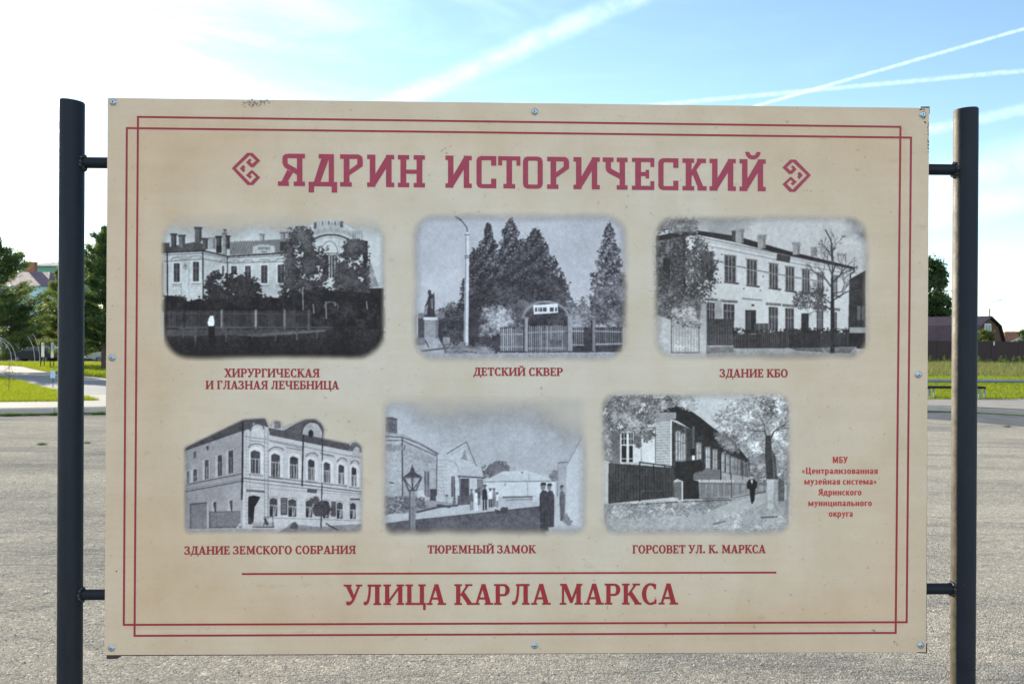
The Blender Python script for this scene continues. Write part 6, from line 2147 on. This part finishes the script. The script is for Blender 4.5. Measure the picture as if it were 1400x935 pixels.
# ---- 5: prison yard with street lantern and people
def photo_castle():
    s = Pic((510, 540, 810, 740), 1400, 933, 105, 380)
    s.rect(0, 0, 1400, 933, 164, 5, 4)
    s.poly([(420, 60), (1240, 60), (1300, 500), (700, 500), (420, 300)], 158, 6, 5, None, 0.8)
    s.foliage([(500, 90), (900, 60), (880, 160), (560, 150)], 160, 30, 146, 156, 20, 0.5, False, 0.2)
    # distant buildings
    s.foliage([(695, 520), (705, 465), (750, 455), (800, 425), (850, 445), (860, 480), (760, 520)], 700, 8, 66, 116, 10)
    s.poly([(705, 548), (830, 484), (1160, 545), (1160, 560), (705, 560)], 174, 4, 4); s.poly([(820, 486), (985, 480), (1165, 540), (900, 546)], 180, 4, 4)
    s.poly([(720, 556), (1165, 552), (1165, 650), (720, 650)], 188, 4, 4); s.line([(705, 552), (1165, 546)], 5, 110); s.line([(985, 556), (988, 648)], 4, 134); s.rect(945, 486, 958, 500, 110); s.line([(994, 500), (994, 540)], 4, 124)
    s.line([(830, 650), (1040, 646)], 11, 96); s.rect(836, 560, 850, 580, 150)
    s.foliage([(1130, 520), (1165, 480), (1180, 530), (1150, 540)], 120, 8, 80, 130, 8)
    s.poly([(1180, 428), (1246, 424), (1236, 700), (1166, 690)], 152, 6, 6); s.line([(1180, 430), (1246, 426)], 6, 92); s.line([(1180, 430), (1176, 640)], 4, 110)
    s.poly([(1236, 440), (1330, 262), (1345, 262), (1345, 860), (1232, 800)], 176, 5, 5); s.line([(1238, 445), (1335, 262)], 5, 118)
    # left building
    s.poly([(78, 250), (188, 262), (190, 660), (78, 650)], 160, 8, 12)
    s.poly([(188, 280), (410, 380), (408, 640), (300, 660), (190, 660)], 150, 8, 12)
    s.poly([(330, 316), (595, 296), (470, 372), (420, 380), (410, 370)], 170, 5, 6)
    for i in range(12): s.line([(350 + i * 20, 314 - i * 1.6), (400 + i * 10, 362 - i * 4)], 2.5, 146)
    s.poly([(470, 372), (596, 296), (655, 450), (545, 462)], 174, 5, 6); s.line([(470, 374), (596, 298), (658, 450)], 7, 96); s.line([(500, 380), (594, 322), (640, 440)], 4, 140)
    s.poly([(408, 384), (470, 374), (560, 455), (550, 640), (408, 640)], 172, 6, 8)
    for y in range(410, 636, 22): s.line([(412, y), (470, y + 3)], 3, 122); s.line([(414, y + 11), (460, y + 13)], 2, 140)
    s.line(arc(500, 500, 46, 80, 110, 10), 4, 124); s.poly([(566, 400), (580, 345), (590, 350), (600, 410)], 130, 6, 20); s.line([(560, 402), (606, 414)], 4, 96)
    for (P, w, g) in (([(78, 262), (186, 268), (300, 310), (412, 376)], 8, 74), ([(78, 290), (186, 288), (410, 388)], 7, 84), ([(80, 244), (190, 255), (330, 320), (420, 372)], 7, 132), ([(186, 270), (188, 660)], 8, 62), ([(205, 320), (196, 350)], 7, 70), ([(408, 384), (405, 640)], 6, 74), ([(80, 302), (184, 300)], 4, 176)):
        s.line(P, w, g)
    s.poly([(80, 142), (120, 138), (154, 150), (154, 246), (110, 240), (80, 236)], 92, 8, 16); s.line([(80, 146), (154, 156)], 8, 66)
    s.foliage([(80, 320), (180, 310), (180, 345), (80, 350)], 160, 7, 110, 150, 6); s.foliage([(210, 340), (400, 410), (400, 440), (210, 390)], 220, 6, 118, 160, 6)
    for (x, y) in ((120, 410), (150, 480), (110, 560), (230, 420), (260, 480), (370, 470), (380, 560), (150, 600)): s.line([(x, y), (x + 34, y + 4)], 3, 112)
    s.line([(105, 556), (132, 560)], 8, 60)
    s.poly([(326, 482), (360, 490), (360, 650), (328, 640)], 86, 8, 12); s.line([(342, 486), (343, 645)], 5, 140); s.line([(320, 480), (364, 488)], 5, 120)
    s.rect(362, 596, 402, 680, 58, 8, 8); s.poly([(285, 612), (320, 600), (340, 668), (275, 664)], 172, 5, 6)
    s.poly([(500, 515), (522, 518), (526, 650), (500, 648)], 74, 8, 10); s.line([(511, 516), (512, 648)], 4, 120)
    # porch
    s.poly([(545, 512), (580, 455), (690, 458), (706, 524)], 168, 4, 5); s.line([(542, 516), (708, 526)], 9, 66)
    s.rect(558, 530, 612, 640, 58, 5, 8); s.rect(612, 530, 664, 640, 172, 4, 5); s.rect(664, 534, 700, 640, 104, 8, 12); s.line([(552, 525), (556, 680)], 6, 84); s.line([(700, 530), (700, 640)], 5, 110); s.line([(612, 530), (612, 640)], 5, 96)
    s.rect(540, 640, 620, 700, 78, 8, 14)
    # yard
    s.poly([(78, 760), (300, 740), (560, 700), (1180, 650), (1240, 700), (1240, 900), (78, 900)], 168, 5, 6)
    s.poly([(78, 650), (300, 662), (540, 690), (300, 745), (78, 760)], 130, 8, 12)
    s.poly([(78, 815), (280, 790), (800, 735), (1060, 706), (1110, 712), (1100, 900), (78, 900)], 70, 8, 10, 92)
    s.foliage([(78, 650), (230, 650), (230, 720), (78, 760)], 500, 8, 64, 160, 10); s.foliage([(130, 650), (330, 660), (330, 720), (180, 720)], 300, 8, 50, 130, 8)
    s.line([(280, 745), (420, 712), (540, 702)], 12, 66); s.line([(410, 700), (490, 712)], 14, 62)
    s.foliage([(780, 735), (850, 715), (850, 740), (790, 745)], 120, 8, 40, 80, 6); s.line([(850, 668), (1040, 662)], 6, 110); s.rect(1018, 642, 1056, 680, 182)
    s.foliage([(900, 740), (1080, 716), (1090, 880), (640, 880)], 400, 6, 62, 120, 6, 0.5)
    # people
    for (x, yt, yb, w, g, gl) in ((628, 598, 735, 26, 84, 110), (658, 600, 738, 28, 206, 204), (676, 592, 700, 22, 70, 70), (712, 570, 735, 38, 42, 40), (748, 592, 715, 28, 206, 46), (772, 592, 712, 26, 120, 70), (792, 620, 715, 16, 204, 80), (470, 636, 700, 22, 150, 120), (518, 656, 705, 22, 92, 70)):
        hh = (yb - yt)
        s.poly([(x - w * .32, yt + hh * .2), (x, yt + hh * .15), (x + w * .36, yt + hh * .2), (x + w * .5, yt + hh * .58), (x - w * .46, yt + hh * .58)], g, 4, 8)
        s.rect(x - w * .34, yt + hh * .56, x - 2, yb, gl, 4, 8); s.rect(x + 2, yt + hh * .56, x + w * .36, yb - 3, gl, 4, 8)
        s.poly(arc(x, yt + hh * .08, w * .24, hh * .085, 0, 360), 88); s.line([(x - w * .3, yt + hh * .03), (x + w * .3, yt + hh * .03)], 6, 50)
    for (x, yt, yb, w, g) in ((1205, 572, 800, 36, 88), (1128, 562, 840, 52, 62), (1088, 556, 868, 64, 58)):
        hh = yb - yt
        s.poly([(x - w * .4, yt + hh * .24), (x - w * .1, yt + hh * .15), (x + w * .3, yt + hh * .17), (x + w * .55, yt + hh * .27), (x + w * .55, yt + hh * .62), (x + w * .5, yb), (x - w * .32, yb), (x - w * .38, yt + hh * .6)], g, 5, 8)
        s.poly(arc(x - 4, yt + hh * .085, w * .26, hh * .075, 0, 360), 112); s.poly([(x - w * .36, yt + hh * .06), (x - w * .2, yt), (x + w * .2, yt), (x + w * .3, yt + hh * .055)], 44)
        s.line([(x - w * .3, yt + hh * .3), (x - w * .34, yt + hh * .58)], 6, g - 22); s.line([(x + 4, yt + hh * .62), (x + 2, yb)], 4, g - 22)
    s.foliage([(1225, 760), (1265, 800), (1250, 825), (1215, 800)], 100, 7, 90, 130, 6)
    # street lantern on a wooden post
    s.rect(228, 608, 270, 880, 128, 8, 14, 118); s.rect(228, 608, 240, 880, 84); s.line([(256, 620), (254, 880)], 4, 96)
    s.poly([(190, 524), (312, 522), (278, 606), (226, 606)], 106, 10, 16); s.poly([(210, 532), (240, 530), (246, 600), (232, 600)], 158, 6, 8); s.poly([(262, 530), (296, 528), (270, 598), (258, 600)], 150, 6, 8)
    s.poly([(188, 524), (236, 488), (266, 488), (314, 522)], 60, 5, 8); s.poly([(236, 490), (240, 462), (262, 462), (266, 490)], 62); s.line([(250, 448), (250, 466)], 8, 54)
    for P in ([(190, 524), (226, 606)], [(312, 522), (278, 606)], [(250, 524), (252, 606)], [(222, 608), (282, 606)], [(196, 530), (250, 600)], [(306, 530), (256, 600)]): s.line(P, 5, 46)
    cut = lambda X, Y, a, nz: 1 - 0.8 * (1 - sstep(0, 1, (Y + nz * 120 * sstep(160, 300, X) - 130 * sstep(1000, 1320, X) - 10) / (125 + 130 * sstep(160, 400, X))))
    s.finish('printed_photo', 'old photo of a prison yard with a street lantern and standing people', (72, 10, 1350, 874, 60), 56, 0, (34, 30, 37), (208, 212, 216), 1, 1.06, cut)


# ---- 6: long wooden house along a tree-lined street
def photo_council():
    s = Pic((800, 530, 1100, 740), 1336, 935, 106, 380)
    s.rect(0, 0, 1336, 935, 186, 6, 4)
    # far trees on the right
    s.poly([(780, 250), (1240, 40), (1240, 640), (990, 640)], 158, 8, 12)
    s.foliage([(780, 200), (860, 110), (1000, 60), (1220, 50), (1235, 500), (1090, 560), (1000, 480), (880, 300)], 3000, 8, 92, 226, 16)
    s.foliage([(990, 430), (1110, 400), (1110, 600), (1040, 620)], 800, 7, 70, 170, 12); s.foliage([(1150, 400), (1235, 380), (1235, 640), (1170, 640)], 700, 7, 80, 190, 12)
    s.foliage([(1075, 80), (1150, 80), (1160, 160), (1100, 170)], 90, 8, 60, 130, 14)
    # roof and long dark wall
    s.poly([(430, 140), (560, 112), (600, 108), (700, 180), (940, 370), (995, 440), (990, 460), (880, 400), (660, 262), (560, 200), (440, 170)], 44, 5, 7)
    s.poly([(525, 200), (665, 262), (830, 350), (1000, 448), (1000, 560), (830, 520), (820, 560), (525, 560)], 52, 6, 10)
    s.poly([(525, 200), (665, 262), (665, 480), (525, 480)], 66, 6, 10)
    for x in (610, 660): s.line([(x, 240), (x, 470)], 14, 96)
    # lit plank gable
    s.poly([(150, 260), (430, 190), (550, 170), (524, 200), (524, 470), (150, 470)], 176, 5, 5)
    s.poly([(430, 150), (555, 150), (552, 190), (430, 200)], 150, 6, 6)
    for i in range(17):
        y = 200 + i * 16.5
        s.line([(432, y + 4), (522, y)], 3, 116)
    s.line([(524, 200), (524, 470)], 8, 214)
    for i in range(4): s.line([(250, 246 - i * 12), (540, 190 - i * 12)], 3, 122)
    s.rect(215, 262, 428, 456, 198, 4, 4); s.line([(215, 262), (428, 240), (428, 456)], 5, 98)
    for (x0, x1) in ((222, 252), (268, 290)):
        s.rect(x0, 275, x1, 345, 44, 5, 8); s.rect(x0, 352, x1, 452, 40, 5, 8); s.line([(x0, 310), (x1, 308)], 5, 180); s.line([((x0 + x1) / 2, 275), ((x0 + x1) / 2, 345)], 5, 170); s.line([(x0, 432), (x1, 432)], 6, 190)
    s.poly([(296, 275), (340, 268), (338, 350), (296, 345)], 120, 10, 40); s.line([(340, 264), (342, 456)], 4, 140)
    s.foliage([(345, 262), (420, 250), (415, 300), (360, 340)], 80, 8, 56, 120, 8); s.foliage([(300, 300), (335, 300), (335, 362), (300, 350)], 70, 8, 60, 120, 8)
    s.poly([(150, 260), (212, 262), (212, 470), (150, 470)], 104, 10, 14)
    # street-side windows, receding
    for (x0, y0, x1, y1, g) in ((552, 268, 578, 440, 172), (584, 280, 608, 440, 164), (680, 340, 704, 478, 172), (736, 366, 758, 488, 186), (780, 380, 800, 494, 176), (832, 400, 844, 510, 190), (862, 412, 874, 515, 184), (890, 424, 900, 522, 186), (912, 434, 920, 526, 180), (934, 442, 941, 532, 180), (958, 452, 964, 538, 178), (976, 462, 981, 542, 170)):
        s.rect(x0 - 6, y0 - 8, x1 + 6, y1 + 8, 112, 6, 10)
        s.poly([(x0, y0 + 8), ((x0 + x1) / 2, y0 - 6), (x1, y0 + 8), (x1, y1), (x0, y1)], g, 6, 14)
        s.line([((x0 + x1) / 2, y0), ((x0 + x1) / 2, y1)], 4, 74); s.line([(x0, y0 + 55), (x1, y0 + 57)], 4, 80)
    s.poly(arc(563, 262, 14, 14, 0, 180), 70); s.poly(arc(596, 274, 13, 13, 0, 180), 70)
    s.poly([(660, 500), (830, 495), (830, 560), (660, 560)], 112, 6, 8)
    for y in range(506, 560, 9): s.line([(662, y), (828, y)], 2.5, 88)
    s.poly([(830, 515), (1000, 545), (1000, 600), (830, 590)], 148, 6, 8); s.line([(826, 350), (826, 560)], 7, 36); s.line([(888, 520), (888, 660)], 7, 56); s.line([(958, 450), (958, 555)], 5, 50); s.line([(990, 450), (994, 545)], 6, 130)
    # foliage over the roof
    s.foliage([(120, 60), (380, 62), (560, 58), (590, 100), (440, 130), (400, 200), (330, 250), (200, 260), (115, 240)], 2400, 8, 50, 176, 16)
    s.foliage([(530, 60), (640, 50), (680, 130), (610, 120)], 240, 8, 120, 196, 12); s.foliage([(790, 270), (900, 300), (940, 390), (880, 380), (820, 330)], 340, 8, 60, 150, 10)
    s.foliage([(112, 260), (150, 270), (150, 440), (112, 430)], 200, 9, 90, 190, 10)
    # yard fence, porch and picket fence
    s.poly([(142, 458), (330, 470), (540, 486), (545, 665), (140, 705)], 66, 6, 8)
    for i in range(22):
        x = 150 + i * 18
        s.line([(x, 462 + i * 1.3), (x - 1, 702 - i * 1.8)], 3, 42)
    s.line([(330, 452), (535, 480)], 7, 40); s.line([(332, 450), (332, 690)], 6, 44); s.line([(416, 462), (416, 560)], 6, 44); s.line([(484, 470), (484, 490)], 6, 44); s.line([(340, 630), (540, 624)], 5, 84)
    s.poly([(550, 452), (700, 438), (720, 470), (655, 530), (655, 560), (700, 570), (700, 680), (596, 680), (596, 570), (550, 545)], 38, 5, 7)
    s.foliage([(670, 450), (720, 440), (716, 500), (670, 510)], 140, 7, 30, 70, 8)
    s.poly([(536, 575), (588, 568), (588, 680), (545, 690)], 100, 6, 8); s.poly([(536, 576), (560, 552), (590, 570)], 168)
    s.rect(650, 412, 668, 440, 202); s.rect(640, 370, 672, 412, 34)
    s.poly([(690, 572), (1100, 588), (1100, 632), (985, 650), (870, 670), (695, 675)], 140, 6, 8)
    s.pickets(694, 1100, 562, 588, 672, 634, 44, 3, 84, 10); s.line([(690, 580), (1100, 590)], 4, 88); s.line([(690, 676), (890, 672), (1100, 630)], 6, 76); s.line([(892, 570), (892, 668)], 7, 72)
    for i in range(13): s.poly([(690 + i * 17, 574), (698 + i * 17, 556), (705 + i * 17, 574)], 178)
    # street covered with leaves
    s.poly([(115, 705), (545, 690), (900, 670), (1110, 632), (1240, 640), (1240, 900), (115, 900)], 132, 8, 8, 168)
    s.poly([(270, 700), (560, 668), (575, 690), (380, 720)], 176, 6, 8); s.poly([(590, 678), (715, 676), (716, 690), (600, 690)], 170, 6, 8); s.line([(280, 712), (560, 694)], 7, 64); s.line([(600, 692), (890, 682)], 7, 70)
    s.foliage([(120, 715), (520, 700), (900, 690), (820, 760), (360, 780), (120, 800)], 2200, 5, 74, 208, 8, 0.6)
    s.foliage([(840, 770), (1110, 740), (1230, 780), (1230, 880), (780, 870)], 1500, 5, 110, 212, 8, 0.6)
    s.poly([(900, 690), (1060, 650), (1105, 640), (1105, 700), (860, 780), (700, 800), (720, 770)], 156, 6, 6)
    s.line([(780, 830), (850, 812)], 7, 84); s.line([(1070, 788), (1170, 784)], 9, 84)
    s.foliage([(120, 800), (700, 800), (700, 890), (120, 890)], 700, 5, 120, 190, 8, 0.6)
    # man walking, tree trunks
    s.poly([(985, 575), (1000, 556), (1028, 556), (1048, 575), (1046, 610), (1036, 612), (1030, 690), (1008, 690), (1000, 616), (984, 612)], 28, 4, 5); s.poly([(1006, 560), (1022, 560), (1016, 590)], 190); s.poly(arc(1014, 545, 9, 14, 0, 360), 150); s.rect(1005, 528, 1024, 536, 50)
    s.line([(1018, 690), (1016, 700)], 12, 30)
    s.poly([(1098, 290), (1130, 290), (1142, 440), (1150, 560), (1106, 560), (1094, 420)], 58, 6, 10); s.poly([(1106, 556), (1150, 556), (1146, 740), (1110, 735)], 168, 8, 10)
    s.poly([(1140, 380), (1160, 420), (1172, 560), (1152, 560)], 72, 6, 10); s.poly([(1152, 556), (1172, 556), (1174, 718), (1156, 716)], 150, 8, 10); s.rect(1176, 560, 1212, 690, 96, 10, 14); s.rect(1214, 590, 1226, 680, 180)
    s.branch(1112, 320, 1.9, 60, 9, 60, 3); s.branch(1122, 320, 1.1, 60, 9, 60, 3)
    s.finish('printed_photo', 'old photo of a long dark wooden house along a street with a walking man', (108, 40, 1246, 886, 90), 52, 0, (28, 26, 26), (216, 216, 216))


for f_ in (photo_hospital, photo_garden, photo_corner_house, photo_assembly, photo_castle, photo_council):
    f_()
